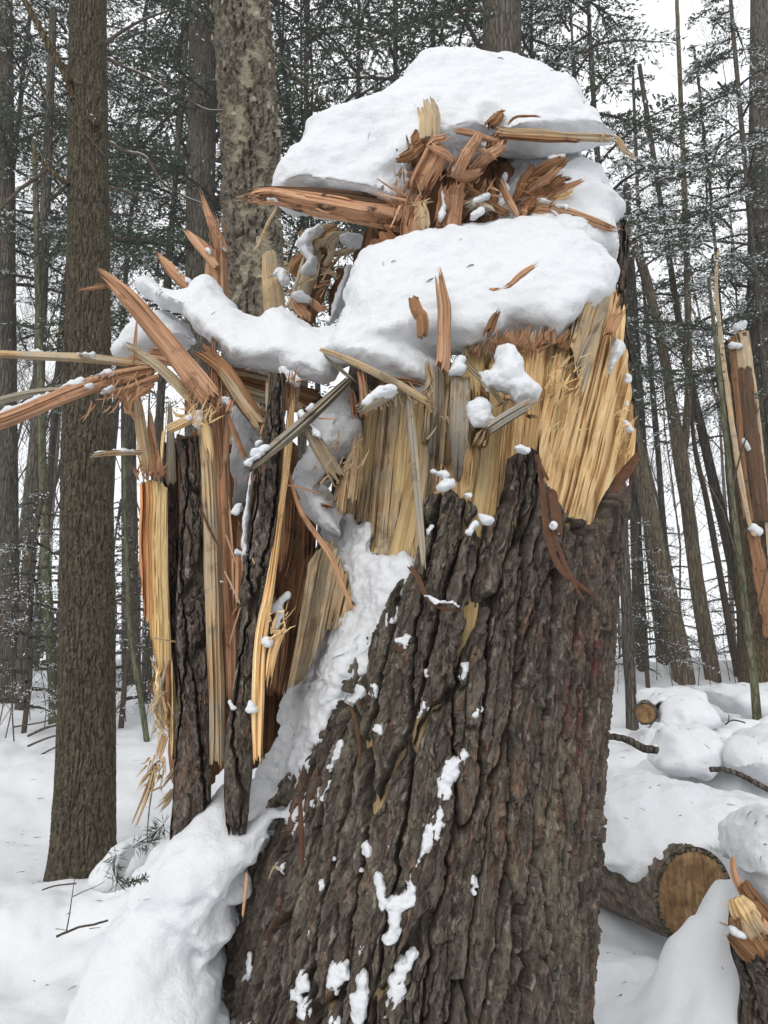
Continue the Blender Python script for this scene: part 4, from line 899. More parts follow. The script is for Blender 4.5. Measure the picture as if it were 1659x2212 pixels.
# --- curled bark strips
for k, pts, w in [(4, [(1090, 590, 1.97), (1112, 780, 1.95), (1135, 960, 1.92), (1200, 1120, 1.9), (1355, 1240, 1.9)], [14, 30, 34, 30, 14]), (4, [(1110, 830, 1.96), (1180, 1000, 1.92), (1230, 1130, 1.9), (1300, 1260, 1.89)], [16, 24, 22, 10]),
        (4, [(1075, 575, 1.98), (1100, 640, 1.96), (1140, 705, 1.95)], [14, 20, 8]), (4, [(485, 1100, 1.96), (530, 1160, 1.93), (570, 1250, 1.90), (640, 1295, 1.89), (738, 1308, 1.9)], [24, 26, 22, 20, 8]), (4, [(1120, 860, 1.97), (1150, 760, 1.96), (1165, 830, 1.95), (1190, 960, 1.93)], [16, 40, 50, 26]),
        (4, [(1440, 760, 2.2), (1500, 660, 2.2), (1560, 570, 2.22)], [30, 60, 26]), (4, [(1520, 650, 2.2), (1525, 700, 2.2), (1505, 750, 2.2)], [10, 12, 6]), (5, [(600, 390, 1.98), (630, 500, 1.95), (640, 640, 1.96)], [10, 22, 8]), (5, [(395, 760, 2.06), (400, 900, 2.04), (405, 1060, 2.06)], [16, 24, 14]),
        (3, [(500, 640, 2.28), (540, 740, 2.26), (588, 830, 2.25)], [8, 14, 4]), (5, [(780, 150, 1.97), (800, 160, 1.95), (828, 180, 1.95)], [10, 26, 8])]:
    splinter(stump, k, pts, w, 'curl', th=.008, name='bark_strip', f0=.02, f1=.02, nu=7, nv=40, roll=.5)
sp(5, [(180, 1070, 2.08), (170, 1170, 2.06), (160, 1262, 2.05)], [12, 16, 6], 'orange', th=.008, f1=.03)
sp(5, [(330, 1068, 2.0), (290, 1050, 1.99), (262, 1112, 1.99)], [5, 7, 3], 'tan', th=.004, nu=5)
# --- hanging frayed fibres below the outer slab
for i in range(11):
    t = i / 10
    x0 = 300 + rg.uniform(-50, 60); y0 = 1380 + rg.uniform(0, 150); x1 = 350 + rg.uniform(-40, 25); y1 = 1650 + rg.uniform(0, 160)
    sp(3, [(x0, y0, 2.36), ((x0 + x1) / 2 - rg.uniform(0, 35), (y0 + y1) / 2, 2.34), (x1, y1, 2.36)], [rg.uniform(8, 22), 18, 7], rg.choice(['tan', 'yellow', 'brown']), th=.012, f0=.03, f1=.05, kink=.012, nu=7)
for pts, w in [([(985, -20), (950, 90), (935, 165)], [40, 44, 34]), ([(935, 155), (880, 330), (800, 555)], [20, 24, 8]), ([(930, 160), (850, 260), (800, 335)], [18, 22, 8]), ([(935, 165), (890, 400), (868, 655)], [9, 9, 5]), ([(920, 165), (840, 380), (770, 545)], [12, 14, 5]),
        ([(1040, 185), (990, 260), (935, 330)], [22, 24, 10]), ([(1035, 300), (980, 370), (908, 435)], [22, 26, 10]), ([(1030, 330), (990, 400), (940, 460)], [24, 26, 10]), ([(935, 160), (900, 250), (860, 420)], [20, 20, 6])]:
    sp(7, [(x, y, 2.42 - .02 * i) for i, (x, y) in enumerate(pts)], w, 'tan', th=.012, f0=.02, f1=.06, nu=8)
for x0, y0, x1, y1 in [(620, 760, 690, 960), (615, 950, 700, 1130), (640, 1330, 700, 1130), (690, 1400, 660, 1560), (750, 880, 770, 925), (730, 1365, 840, 1345), (920, 520, 1110, 570), (1080, 190, 1205, 195), (890, 700, 920, 660), (640, 640, 660, 860)]:
    sp(3, [(x0, y0, 2.12), ((x0 + x1) / 2, (y0 + y1) / 2 - 4, 2.11), (x1, y1, 2.1)], [7, 10, 5], rg.choice(['orange', 'tan']), th=.005, f1=.02, nu=5)

def fibres():
    """hair-fine broken fibres bristling from every torn edge, joined"""
    groups = {m: MB() for m in ('orange', 'tan', 'yellow', 'brown')}; r = np.random.RandomState(77)
    spots = [(1, 690, 620, 60, 90, 2.32, -1.2, .9, 46, 'orange'), (1, 900, 540, 90, 90, 2.32, -1.2, 1.0, 50, 'orange'), (1, 1180, 600, 70, 60, 2.36, -.6, .8, 34, 'brown'), (1, 770, 290, 40, 40, 2.44, -1.6, .4, 26, 'tan'), (1, 1080, 1190, 130, 20, 2.10, -1.3, .5, 60, 'orange'),
             (2, 950, 800, 80, 60, 2.2, -1.5, .9, 40, 'orange'), (2, 700, 1150, 60, 20, 2.33, -1.55, .5, 40, 'orange'), (2, 600, 720, 120, 60, 2.22, 2.4, .5, 50, 'orange'), (2, 1010, 40, 40, 60, 2.68, -1.7, .4, 26, 'orange'), (2, 1340, 720, 40, 20, 2.17, -1.5, .5, 18, 'orange'), (2, 940, 890, 70, 30, 2.2, -1.2, 1.2, 26, 'yellow'),
             (3, 1180, 420, 130, 120, 2.14, -1.3, .8, 40, 'tan'), (3, 880, 1230, 50, 80, 2.04, -1.2, .6, 26, 'yellow'), (3, 760, 850, 120, 350, 2.3, -1.4, .6, 60, 'orange'), (3, 310, 1650, 50, 120, 2.36, 1.9, .5, 50, 'tan'), (4, 430, 330, 150, 40, 2.02, -1.5, .5, 46, 'tan'), (4, 700, 420, 150, 120, 2.02, -1.5, .6, 46, 'tan'), (4, 1200, 300, 90, 180, 2.03, -1.1, .5, 50, 'yellow'), (4, 1480, 480, 40, 120, 2.2, -.7, .5, 26, 'yellow'),
             (1, 330, 900, 120, 120, 2.86, -1.0, 1.2, 60, 'tan'), (1, 110, 610, 40, 20, 2.34, 3.1, .3, 14, 'orange'), (7, 930, 200, 60, 100, 2.4, 1.9, .4, 36, 'tan')]
    for k, cx, cy_, sx, sy, Y, ang, da, n, m in spots:
        for i in range(n):
            x, y = KS[k](cx + r.uniform(-1, 1) * sx, cy_ + r.uniform(-1, 1) * sy); a = ang + r.normal(0, min(da, .42)); l = r.uniform(8, 40); Yd = Y + r.uniform(-.03, .03)
            q = [P(x, y, Yd), P(x + l * .5 * math.cos(a), y + l * .5 * math.sin(a) + r.uniform(-2, 2), Yd - .02), P(x + l * math.cos(a), y + l * math.sin(a) + r.uniform(-3, 5), Yd - .035)]
            w = r.uniform(.0012, .0042); V, Q = tube_np(np.array(q), [w, w * .7, w * .15], 4); uv = np.stack([np.full(len(V), r.rand()), np.repeat([0, .05, .1], 4) + r.rand()], 1)
            groups[m].add(V, Q, uv=uv)
    for m, g in groups.items():
        o = link('fibres', g.mesh('fibres', [M[m]], smooth=False)); adopt(o, stump); o['kind'] = 'stuff'
fibres()
# ------------------------------------------------------------------ snow lying on the stump
def cap(name, label, lobes, group=None, cat='snow', **kw):
    kw.setdefault('fit', not any(L['yfun'] for L in lobes))
    o = link(name, snow_mesh(name, lobes, **kw)); return tag(o, label, cat, group)
cap('snow_heap', 'tall thick snow cap crowning the very top of the broken stump', [
    lobe([(586, 425), (600, 352), (640, 305), (648, 268), (700, 250), (765, 238), (830, 222), (880, 260), (905, 330), (890, 400), (880, 450), (850, 492), (760, 476), (680, 462), (610, 446)], 2.58, .22, .17, R_=.15, Rb=.045, slope=.22),
    lobe([(740, 252), (800, 222), (845, 172), (862, 135), (890, 112), (935, 100), (1000, 107), (1060, 110), (1090, 200), (1080, 310), (1000, 318), (940, 330), (900, 375), (880, 430), (800, 350)], 2.62, .18, .22, R_=.17, Rb=.05, slope=.42),
    lobe([(960, 110), (1080, 103), (1145, 122), (1218, 160), (1255, 190), (1272, 225), (1300, 262), (1328, 296), (1200, 308), (1080, 312), (1040, 290), (990, 180)], 2.60, .16, .2, R_=.15, Rb=.04, slope=.45)],
    h=.010, seed=2, lump=(.017, 5.), fine=(.005, 26.), blend=.10)
cap('snow_heap', 'snow heaped behind the orange splinters below the top cap', [
    lobe([(1060, 480), (1070, 330), (1100, 302), (1190, 298), (1236, 312), (1268, 352), (1305, 385), (1322, 430), (1352, 482), (1334, 510), (1336, 600), (1200, 640), (1060, 560)], 2.66, .20, .3, R_=.16, slope=.35)],
    h=.009, seed=3, lump=(.012, 8.), fine=(.005, 30.))
cap('snow_heap', 'broad snow blanket draped over the middle and the left splinters of the stump', [
    lobe([(745, 640), (772, 575), (792, 545), (860, 522), (950, 492), (1010, 474), (1060, 465), (1120, 470), (1200, 488), (1262, 520), (1312, 542), (1340, 590), (1322, 660), (1245, 715), (1195, 755), (1150, 738), (1100, 738), (1060, 755), (1010, 778), (930, 775), (850, 780), (770, 755)], 2.32, .17, .32, R_=.20, Rb=.05, slope=.42),
    lobe([(715, 720), (750, 640), (790, 575), (850, 580), (895, 640), (915, 720), (938, 795), (950, 856), (905, 850), (850, 830), (790, 814), (740, 795), (700, 775)], 2.24, .12, .25, R_=.14, Rb=.04, slope=.38),
    lobe([(290, 618), (312, 603), (345, 632), (380, 641), (412, 626), (438, 598), (458, 612), (482, 652), (520, 680), (560, 689), (592, 675), (612, 667), (642, 692), (690, 716), (730, 702), (790, 690), (800, 790), (745, 800), (722, 838), (694, 852), (642, 832), (600, 802), (545, 808), (502, 800), (470, 772), (440, 748), (400, 700), (350, 660)], 2.44, .12, .26, R_=.14, Rb=.035, slope=.55),
    lobe([(238, 768), (262, 722), (292, 698), (340, 680), (400, 700), (430, 748), (380, 742), (330, 746), (290, 764), (255, 774)], 2.54, .07, .25, R_=.08, Rb=.03, slope=.5)],
    h=.0105, seed=4, lump=(.017, 6.), fine=(.0055, 28.), blend=.07)
cap('snow_drift', 'snow packed into the cleft behind the leaning grey splinter', [
    lobe([(690, 880), (722, 850), (755, 830), (772, 890), (786, 915), (768, 960), (740, 985), (716, 1000), (706, 1040), (680, 1070), (650, 1060), (632, 1035), (640, 1000), (672, 960), (660, 900)], 2.42, .12, .2, R_=.10, slope=.3),
    lobe([(630, 1040), (690, 1050), (712, 1100), (735, 1160), (700, 1150), (655, 1090)], 2.30, .07, .2, R_=.06, slope=.2)], h=.008, seed=6, lump=(.012, 12.), edge=.006)
cap('snow_drift', 'pocket of shaded snow between the standing slabs on the left', [
    lobe([(495, 880), (520, 870), (552, 900), (560, 960), (548, 1010), (530, 1060), (505, 1100), (494, 1020)], 2.52, .08, .1, R_=.07)], h=.008, seed=7, lump=(.014, 14.))
cap('snow_strip', 'narrow upright snow strip along the left side of the bark slab', [
    lobe([(548, 1018, 6), (543, 1060, 7), (536, 1100, 9), (528, 1140, 11), (522, 1180, 16), (535, 1195, 14), (520, 1215, 10)], 2.16, .03, .05, R_=.022, chain=True)], h=.005, seed=8, lump=(.006, 20.), fine=(.003, 60.), edge=.004)
ribbon_y = lambda off: (lambda x, z: trunk_y(x, z, -.05) - off)
cap('snow_drift', 'long snow band running down the stump where the bark is torn off', [
    lobe([(700, 1140), (722, 1128), (748, 1102), (770, 1130), (792, 1142), (803, 1172), (808, 1205), (862, 1208), (892, 1216), (886, 1262), (862, 1302), (858, 1350), (832, 1384), (812, 1420), (786, 1452), (778, 1500), (750, 1540), (722, 1612), (702, 1680), (688, 1722), (640, 1762), (600, 1766),
          (556, 1716), (562, 1680), (582, 1640), (600, 1580), (612, 1500), (642, 1452), (682, 1380), (700, 1342), (742, 1332), (772, 1332), (776, 1290), (742, 1240), (722, 1190)], 2.1, .055, .07, R_=.045, yfun=ribbon_y(.0)),
    lobe([(600, 1600), (640, 1480), (720, 1390), (780, 1360), (770, 1450), (720, 1560), (660, 1690), (590, 1710)], 2.1, .11, .05, R_=.09, yfun=ribbon_y(.01))], h=.007, seed=9, lump=(.012, 14.), fine=(.007, 36.), edge=.014, blend=.03, grow=.009)
drift_y = lambda x, z: np.minimum(trunk_y(np.maximum(x, -.52), z, -.02), 2.3 + 0 * x) + .0
cap('snow_drift', 'deep snow drift banked against the lower left of the stump', [
    lobe([(492, 1688), (470, 1712), (440, 1760), (385, 1800), (330, 1842), (285, 1900), (245, 1990), (212, 2055), (182, 2115), (140, 2240), (90, 2420), (440, 2420), (462, 2330), (480, 2240), (450, 2212), (466, 2160), (464, 2112), (438, 2080), (432, 2046), (470, 2068), (500, 2022), (494, 1980), (500, 1950), (532, 1952), (540, 1912), (526, 1882), (560, 1840), (600, 1770), (560, 1745), (520, 1770), (500, 1745)],
          2.22, .16, .5, R_=.20, slope=.60, xs=.10),
    lobe([(360, 1835), (400, 1795), (450, 1770), (488, 1742), (500, 1768), (520, 1778), (545, 1765), (575, 1740), (600, 1760), (560, 1850), (480, 1930), (380, 1950), (310, 1930)], 2.22, .07, .25, R_=.12, slope=.6),
    lobe([(535, 1690), (620, 1680), (692, 1722), (655, 1780), (600, 1835), (545, 1875), (500, 1905), (465, 1850), (495, 1750)], 2.1, .075, .12, R_=.08, yfun=ribbon_y(.0)),
    lobe([(560, 1790), (605, 1750), (640, 1760), (600, 1800), (560, 1850), (525, 1885), (500, 1850)], 2.1, .05, .1, R_=.05, yfun=ribbon_y(.0))],
    h=.010, seed=10, lump=(.011, 6.), fine=(.004, 26.), edge=.010, blend=.14, fit=False)
cap('snow_drift', 'small snow heap at the foot of the bark by the lower edge', [
    lobe([(420, 2300), (450, 2200), (500, 2160), (530, 2150), (550, 2180), (580, 2195), (610, 2240), (640, 2330)], 2.0, .10, .1, R_=.07, yfun=ribbon_y(.02))], h=.008, seed=14, lump=(.012, 12.), fine=(.006, 40.), edge=.008)
# lumps on the torn front
for lab, pts, Y, t in [('big pointed snow lump on the stub in the middle of the torn wood', [(890, 105), (930, 60), (968, 80), (1000, 150), (1030, 230), (1108, 288), (1085, 322), (985, 340), (950, 292), (850, 275), (802, 200), (860, 190), (888, 150)], 1.98, .06),
        ('snow lump just left of the short grey stub', [(750, 332), (800, 310), (842, 340), (862, 400), (900, 410), (832, 455), (790, 444), (760, 390)], 1.99, .04),
        ('small snow knob on top of the flat grey plank', [(668, 216), (690, 180), (700, 148), (735, 115), (757, 180), (742, 212)], 2.0, .03),
        ('snow lying on the stubby pale splinter end', [(248, 356), (340, 265), (395, 250), (432, 275), (330, 340), (268, 378)], 1.92, .03),
        ('small snow wedge beside the tall right shard', [(1410, 180), (1425, 60), (1440, 30), (1498, 68), (1490, 110), (1450, 160), (1412, 210)], 2.22, .05),
        ('snow sitting on the tip of the left bark point', [(612, 750), (625, 712), (660, 690), (702, 705), (700, 740), (640, 756)], 1.98, .03),
        ('small snow pad in the notch of the bark edge', [(805, 855), (840, 862), (885, 890), (850, 912), (818, 905)], 1.98, .025)]:
    cap('snow_lump', lab, [lobe(pts, Y, t, t * 1.3, R_=t, slope=.25, k=4)], h=.006, seed=len(lab), lump=(.008, 18.), fine=(.004, 50.), edge=.004)
for lab, pts, Y, t in [('snow spike leaning on the brown chunk under the top cap', [(655, 445), (672, 380), (690, 318), (720, 340), (742, 372), (720, 410), (700, 440), (660, 462)], 2.38, .035),
        ('snow pillow on the rotten wood between birch and stump', [(262, 800), (300, 740), (352, 712), (366, 730), (320, 770), (318, 830), (348, 860), (330, 900), (280, 912), (300, 860), (285, 820)], 2.86, .05),
        ('round snow pad on the rotten wood left of the beam', [(425, 770), (460, 745), (520, 755), (518, 800), (470, 822), (440, 800)], 2.86, .05),
        ('snow pad low on the rotten wood beside the birch', [(240, 985), (280, 968), (320, 1000), (318, 1018), (282, 1020)], 2.86, .035),
        ('snow pad on the rotten stub next to the birch', [(148, 930), (200, 880), (236, 895), (232, 945), (205, 955), (190, 920)], 2.94, .03),
        ('snow tongue hanging in the gap right of the rotten wood', [(378, 1120), (410, 1010), (450, 890), (480, 868), (470, 960), (430, 1060)], 2.80, .05)]:
    cap('snow_lump', lab, [lobe(pts, Y, t, t * 1.3, R_=t, slope=.2, k=1)], h=.007, seed=len(lab), lump=(.008, 16.), fine=(.004, 50.), edge=.004)
# snow clinging to the bark and lying along the splinters: parts of the stump
bark_y = lambda x, z: trunk_y(x, z, -.002)
PATCH5 = [[(1070, 585, 10), (1020, 640, 32), (985, 700, 38), (975, 750, 24)], [(965, 800, 14), (955, 880, 34), (920, 950, 40), (885, 1010, 24), (868, 1040, 10)], [(850, 1080, 10), (842, 1110, 9)], [(850, 1135, 14), (835, 1180, 26), (790, 1210, 44), (775, 1280, 36), (755, 1350, 14)], [(735, 1190, 24), (720, 1110, 14), (722, 1080, 9)],
    [(858, 1400, 12), (820, 1450, 30), (795, 1530, 30), (775, 1610, 26), (750, 1670, 14)], [(540, 1450, 34), (575, 1460, 30), (545, 1520, 34), (548, 1560, 14)], [(405, 1510, 26), (385, 1570, 22), (425, 1590, 26), (405, 1650, 20)], [(650, 1500, 14), (652, 1580, 28), (645, 1660, 30)], [(640, 1400, 16), (650, 1380, 10)], [(190, 1410, 16), (180, 1480, 20), (150, 1530, 10)],
    [(525, 1670, 30), (505, 1700, 30)], [(1062, 235, 16), (1055, 275, 16), (1068, 292, 10)], [(925, 265, 18), (905, 280, 8)], [(900, 380, 12), (892, 430, 14)], [(1118, 405, 22), (1102, 445, 8)], [(705, 490, 18), (715, 505, 8)], [(702, 320, 14), (700, 350, 10)], [(945, 625, 10)], [(795, 742, 13)], [(755, 962, 20)], [(675, 970, 18), (672, 1000, 14)], [(535, 1005, 15)], [(590, 1022, 9)], [(650, 1066, 13)], [(485, 1110, 11), (482, 1140, 7)],
    [(1108, 1122, 16), (1100, 1138, 7)], [(405, 1020, 13)], [(420, 1155, 11)], [(440, 1320, 12)], [(1000, 438, 10)], [(728, 598, 10)], [(672, 590, 7)], [(370, 905, 24), (385, 890, 18)], [(405, 830, 14), (408, 880, 12)], [(450, 800, 18), (440, 830, 10)], [(480, 760, 14), (510, 700, 10)], [(222, 1165, 9)], [(285, 1500, 8)], [(690, 905, 8)], [(940, 595, 8)],
    [(560, 545, 16), (545, 590, 20), (505, 650, 16)], [(640, 330, 26), (610, 380, 24)], [(820, 130, 26), (780, 128, 14)], [(545, 390, 20), (560, 430, 12)], [(300, 1050, 14), (315, 1045, 10)]]
for i, ch in enumerate([q for q in PATCH5 if len(q) > 1 or q[0][2] > 11]):
    o = link('snow_patch', snow_mesh('snow_patch', [lobe(ch, 2.05, .020, .03, R_=.014, yfun=bark_y, k=5, chain=True)], h=.004, lump=(.004, 30.), fine=(.003, 80.), seed=50 + i, edge=.013, sm=1)); adopt(o, stump)
LINES = [(2, [(-40, 890, 12), (100, 828, 16), (300, 738, 16), (420, 690, 16), (500, 668, 18)], 2.19), (2, [(20, 574, 4), (200, 574, 5), (430, 586, 5)], 2.22), (2, [(600, 280, 16), (640, 320, 18), (700, 375, 12)], 2.26), (2, [(470, 765, 10), (520, 742, 12)], 2.2), (2, [(395, 735, 12), (430, 725, 14)], 2.17),
    (2, [(440, 1046, 4), (560, 1034, 7), (640, 1036, 5)], 2.25), (2, [(800, 155, 7), (850, 215, 9), (890, 262, 9)], 2.57), (2, [(960, 92, 5), (1010, 160, 7)], 2.66), (2, [(1030, 60, 9), (1050, 100, 14), (1068, 128, 10)], 2.68), (2, [(880, 880, 10), (925, 862, 12), (915, 930, 12)], 2.2), (2, [(765, 1000, 9)], 2.24),
    (2, [(1045, 800, 16), (1070, 840, 16), (1062, 870, 10)], 2.24), (2, [(1320, 665, 26), (1360, 690, 30), (1380, 720, 18)], 2.18), (2, [(1400, 860, 5), (1450, 910, 8), (1490, 960, 8)], 2.1), (2, [(1150, 1095, 6), (1260, 1010, 9)], 2.0), (2, [(1440, 840, 9), (1520, 770, 9)], 2.06), (2, [(1180, 1050, 8), (1240, 1020, 10)], 2.02), (2, [(1200, 1000, 14), (1220, 990, 10)], 2.1),
    (3, [(640, 1610, 26), (660, 1640, 14)], 2.08), (3, [(748, 1645, 24), (735, 1660, 14)], 2.04), (3, [(820, 1310, 24), (840, 1320, 18)], 2.04), (3, [(870, 1230, 12), (900, 1170, 22), (880, 1130, 26), (930, 1080, 26)], 2.2), (3, [(690, 640, 22), (660, 660, 18)], 2.2), (3, [(595, 1005, 12), (620, 1012, 8)], 2.2), (3, [(1188, 510, 14)], 2.12), (3, [(690, 860, 18), (740, 880, 20)], 2.14),
    (4, [(1040, 560, 8), (1005, 552, 10), (990, 548, 6)], 1.93), (4, [(1155, 905, 10), (1190, 960, 12)], 1.9), (4, [(570, 1240, 9), (620, 1270, 12), (690, 1270, 14), (720, 1290, 8)], 1.88), (4, [(700, 760, 12), (760, 770, 10)], 1.98), (4, [(720, 600, 10), (710, 635, 9)], 1.95), (4, [(820, 1160, 14)], 1.95), (4, [(530, 480, 12)], 2.0), (4, [(625, 338, 9)], 1.97), (4, [(1500, 430, 10), (1515, 470, 14)], 2.17), (4, [(1510, 210, 14), (1515, 235, 10)], 2.22), (4, [(1500, 330, 12), (1508, 350, 8)], 2.2), (4, [(455, 240, 14)], 1.96), (4, [(1060, 380, 14)], 1.93), (4, [(1220, 140, 16), (1240, 130, 12)], 2.03), (4, [(600, 660, 10), (660, 668, 12)], 2.0),
    (4, [(570, 950, 12), (590, 920, 10)], 1.97), (4, [(565, 990, 8)], 1.97), (4, [(790, 905, 14), (765, 945, 10)], 1.97),
    (1, [(820, 590, 10), (830, 640, 14), (815, 690, 10)], 2.16), (1, [(885, 480, 14), (870, 510, 12)], 2.18), (1, [(910, 440, 9), (940, 380, 8)], 2.2), (1, [(950, 620, 20), (990, 605, 16)], 2.15), (1, [(940, 680, 14), (970, 665, 14)], 2.14), (1, [(1240, 465, 14), (1290, 450, 8)], 2.24), (1, [(1200, 620, 10), (1290, 650, 12)], 2.2), (1, [(1040, 640, 18), (1070, 580, 16), (1060, 530, 14)], 2.26), (1, [(120, 615, 8), (190, 625, 10)], 2.18), (1, [(220, 595, 7), (330, 612, 7)], 2.2), (1, [(680, 430, 16), (660, 452, 14)], 2.22), (1, [(950, 400, 10), (985, 410, 14)], 2.28), (1, [(1120, 545, 14), (1180, 520, 10)], 2.26), (1, [(870, 410, 20), (860, 390, 14)], 2.3)]
for i, (k, ch, Y) in enumerate([q for q in LINES if len(q[1]) > 1]):
    o = link('snow_patch', snow_mesh('snow_patch', [lobe([(x, y, r * .7) for x, y, r in ch], Y + (.16 if k == 1 else 0), .009, .03, R_=.010, k=k, chain=True, slope=.2)], h=.004, lump=(.004, 30.), fine=(.003, 70.), seed=120 + i, edge=.009, sm=1)); adopt(o, stump)
# ------------------------------------------------------------------ the wood behind
def tint_mesh(name, V, Q, col, mats, smooth=False):
    return mesh_np(name, V, Q, attr={'tint': col}, smooth=smooth, mats=mats)
def crown_np(seed, H=15., z0=1.0, rmax=3.0, nb=64, snow_p=.12, gap=.15, twig_n=12, spray=13, top_pow=.75, leaf=(.075, .020), droop=.35):
    """hemlock crown: drooping boughs, flat side sprays of small needle tufts; returns leaf quads + colours, limb tubes"""
    rg = np.random.RandomState(seed); C_, D_, L_, S_ = [], [], [], []; limb = MB()
    for b in range(nb):
        t = (b + rg.rand()) / nb; z = z0 + (H - z0) * t ** .9; ln = rmax * (1 - t) ** top_pow * rg.uniform(.6, 1.1) + .25
        if rg.rand() < gap: ln *= .45
        az = b * 2.399 + rg.uniform(-.5, .5); dr = np.array([math.cos(az), math.sin(az), 0]); sd = np.array([-dr[1], dr[0], 0])
        rise = rg.uniform(-.05, .25) * ln; dp = rg.uniform(.6, 1.3) * droop * ln
        q = np.linspace(0, 1, 7); wob = rg.uniform(-.12, .12, 7).cumsum() * ln * .25
        path = np.array([0, 0, z]) + dr * (q * ln)[:, None] + sd * (wob * q)[:, None] + np.array([0, 0, 1]) * (rise * q - dp * q ** 2)[:, None]
        limb.tube(path, np.linspace(.035, .007, 7) * (.5 + .25 * ln), 4)
        snowy = rg.rand() < .45
        n = int(twig_n * (.5 + ln / rmax)) + 3
        for k in range(n):
            u = .15 + .85 * (k + rg.rand()) / n; i = min(int(u * 6), 5); p = path[i] + (path[i + 1] - path[i]) * (u * 6 - i)
            for s in (-1, 1):
                tl = (.20 + .45 * (1 - u) ** .6) * min(ln, 2.2) * rg.uniform(.45, 1.1)
                d = dr * rg.uniform(.35, .9) + sd * s * rg.uniform(.5, 1.) + np.array([0, 0, rg.uniform(-.22, .08)]); d /= np.linalg.norm(d)
                m = max(3, int(spray * tl / .5)); w = rg.rand(m)
                c = p + d * (w * tl)[:, None] + np.array([0, 0, -1]) * (w ** 2 * tl * .3)[:, None] + rg.normal(0, .016, (m, 3))
                e = d + rg.normal(0, .55, (m, 3)) * np.array([1, 1, .55]); e /= np.linalg.norm(e, axis=1)[:, None]
                C_.append(c); D_.append(e); L_.append(rg.uniform(.55, 1.25, m)); S_.append((rg.rand(m) < (snow_p * 2.0 if snowy else snow_p * .35)))
                if k % 3 == 0 and s > 0: limb.tube(np.array([p, p + d * tl * .5 + [0, 0, -tl * .08], p + d * tl + [0, 0, -tl * .3]]), [.006, .004, .002], 3)
    c, d, l, s = np.concatenate(C_), np.concatenate(D_), np.concatenate(L_), np.concatenate(S_)
    n = len(c); up = rg.normal(0, .5, (n, 3)) + np.array([0, 0, 1.]); w = np.cross(d, up); w /= np.linalg.norm(w, axis=1)[:, None]
    l = np.where(s, l * .6, l); a = d * (leaf[0] * .5 * l)[:, None]; b = w * (leaf[1] * .5 * rg.uniform(.7, 1.4, n))[:, None]
    c = c + np.where(s, .008, 0)[:, None] * np.array([0, 0, 1.])
    V = np.stack([c - a, c + b, c + a, c - b], 1).reshape(-1, 3); Q = np.arange(4 * n).reshape(-1, 4)
    g = rg.rand(n)[:, None]; col = np.array([.034, .050, .030]) * (1 - g) + np.array([.080, .104, .064]) * g
    col = np.where(s[:, None], np.array([.74, .76, .79]), col)
    return V, Q, np.repeat(col, 4, 0), limb
VAR = []
for i, kw in enumerate([dict(H=21, z0=6.0, rmax=3.0, nb=50, snow_p=.09, gap=.3), dict(H=15, z0=5.0, rmax=2.5, nb=38, snow_p=.24, gap=.35), dict(H=23, z0=9.0, rmax=3.3, nb=48, snow_p=.08, gap=.3), dict(H=12, z0=2.5, rmax=2.0, nb=34, snow_p=.26, gap=.35), dict(H=20, z0=5.0, rmax=2.8, nb=46, snow_p=.10, gap=.35)]):
    V, Q, col, limb = crown_np(100 + i, leaf=(.095, .026), spray=14, twig_n=13, **kw)
    VAR.append((tint_mesh('crown', V, Q, col, [M['needle']]), limb.mesh('limbs', [M['far_bark']]), kw['H']))
V, Q, col, limb = crown_np(140, H=3.2, z0=.3, rmax=1.3, nb=30, snow_p=.42, twig_n=8, leaf=(.06, .016))
SMALL = (tint_mesh('crown', V, Q, col, [M['needle']]), limb.mesh('limbs', [M['far_bark']]), 3.2)

def bare_np(seed, H, r0, levels=3, spread=.5, nbr=7, first=.3, ext=None, wig=.05):
    """leafless tree: trunk and repeatedly forking limbs as thin tubes"""
    rg = np.random.RandomState(seed); mb = MB()
    def grow(p, d, ln, r, lev):
        n = 6; pts = [p]; q = d.copy()
        for i in range(n):
            q = q + rg.normal(0, wig * (1 + lev), 3) + np.array([0, 0, .05 * lev]); q /= np.linalg.norm(q); pts.append(pts[-1] + q * ln / n)
        pts = np.array(pts); rad = np.linspace(r, max(r * .35, .0022), n + 1)
        mb.tube(pts, rad, 7 if lev == 0 else (4 if lev == 1 else 3))
        if lev < levels:
            for k in range(nbr if lev == 0 else max(3, nbr - 2)):
                t = first + (1 - first) * (k + rg.rand()) / nbr if lev == 0 else rg.uniform(.2, 1); t = min(t, .98); i = int(t * n); b = pts[i] + (pts[i + 1] - pts[i]) * (t * n - i)
                az = rg.uniform(0, 6.283); dd = (pts[i + 1] - pts[i]); dd /= np.linalg.norm(dd)
                o = np.array([math.cos(az), math.sin(az), rg.uniform(-.1, .5)]); nd = dd * (1 - spread) + o * spread; nd /= np.linalg.norm(nd)
                grow(b, nd, ln * rg.uniform(.28, .5) * (1.15 - .5 * t), rad[i] * .5, lev + 1)
    grow(np.zeros(3), np.array([0, 0, 1.]), H, r0, 0)
    return mb
BARE = [bare_np(7 + i, h, r, lv, nbr=nb, first=f).mesh('stem', [M[m]]) for i, (h, r, lv, nb, f, m) in enumerate([(15, .06, 3, 13, .25, 'far_bark'), (11, .038, 3, 12, .2, 'twig'), (7, .022, 3, 11, .12, 'twig'), (17, .07, 3, 13, .35, 'far_bark')])]
BUSH = [bare_np(47 + i, 1.5, .007, 2, nbr=6, first=.1, wig=.09).mesh('stem', [M['twig']]) for i in range(3)]

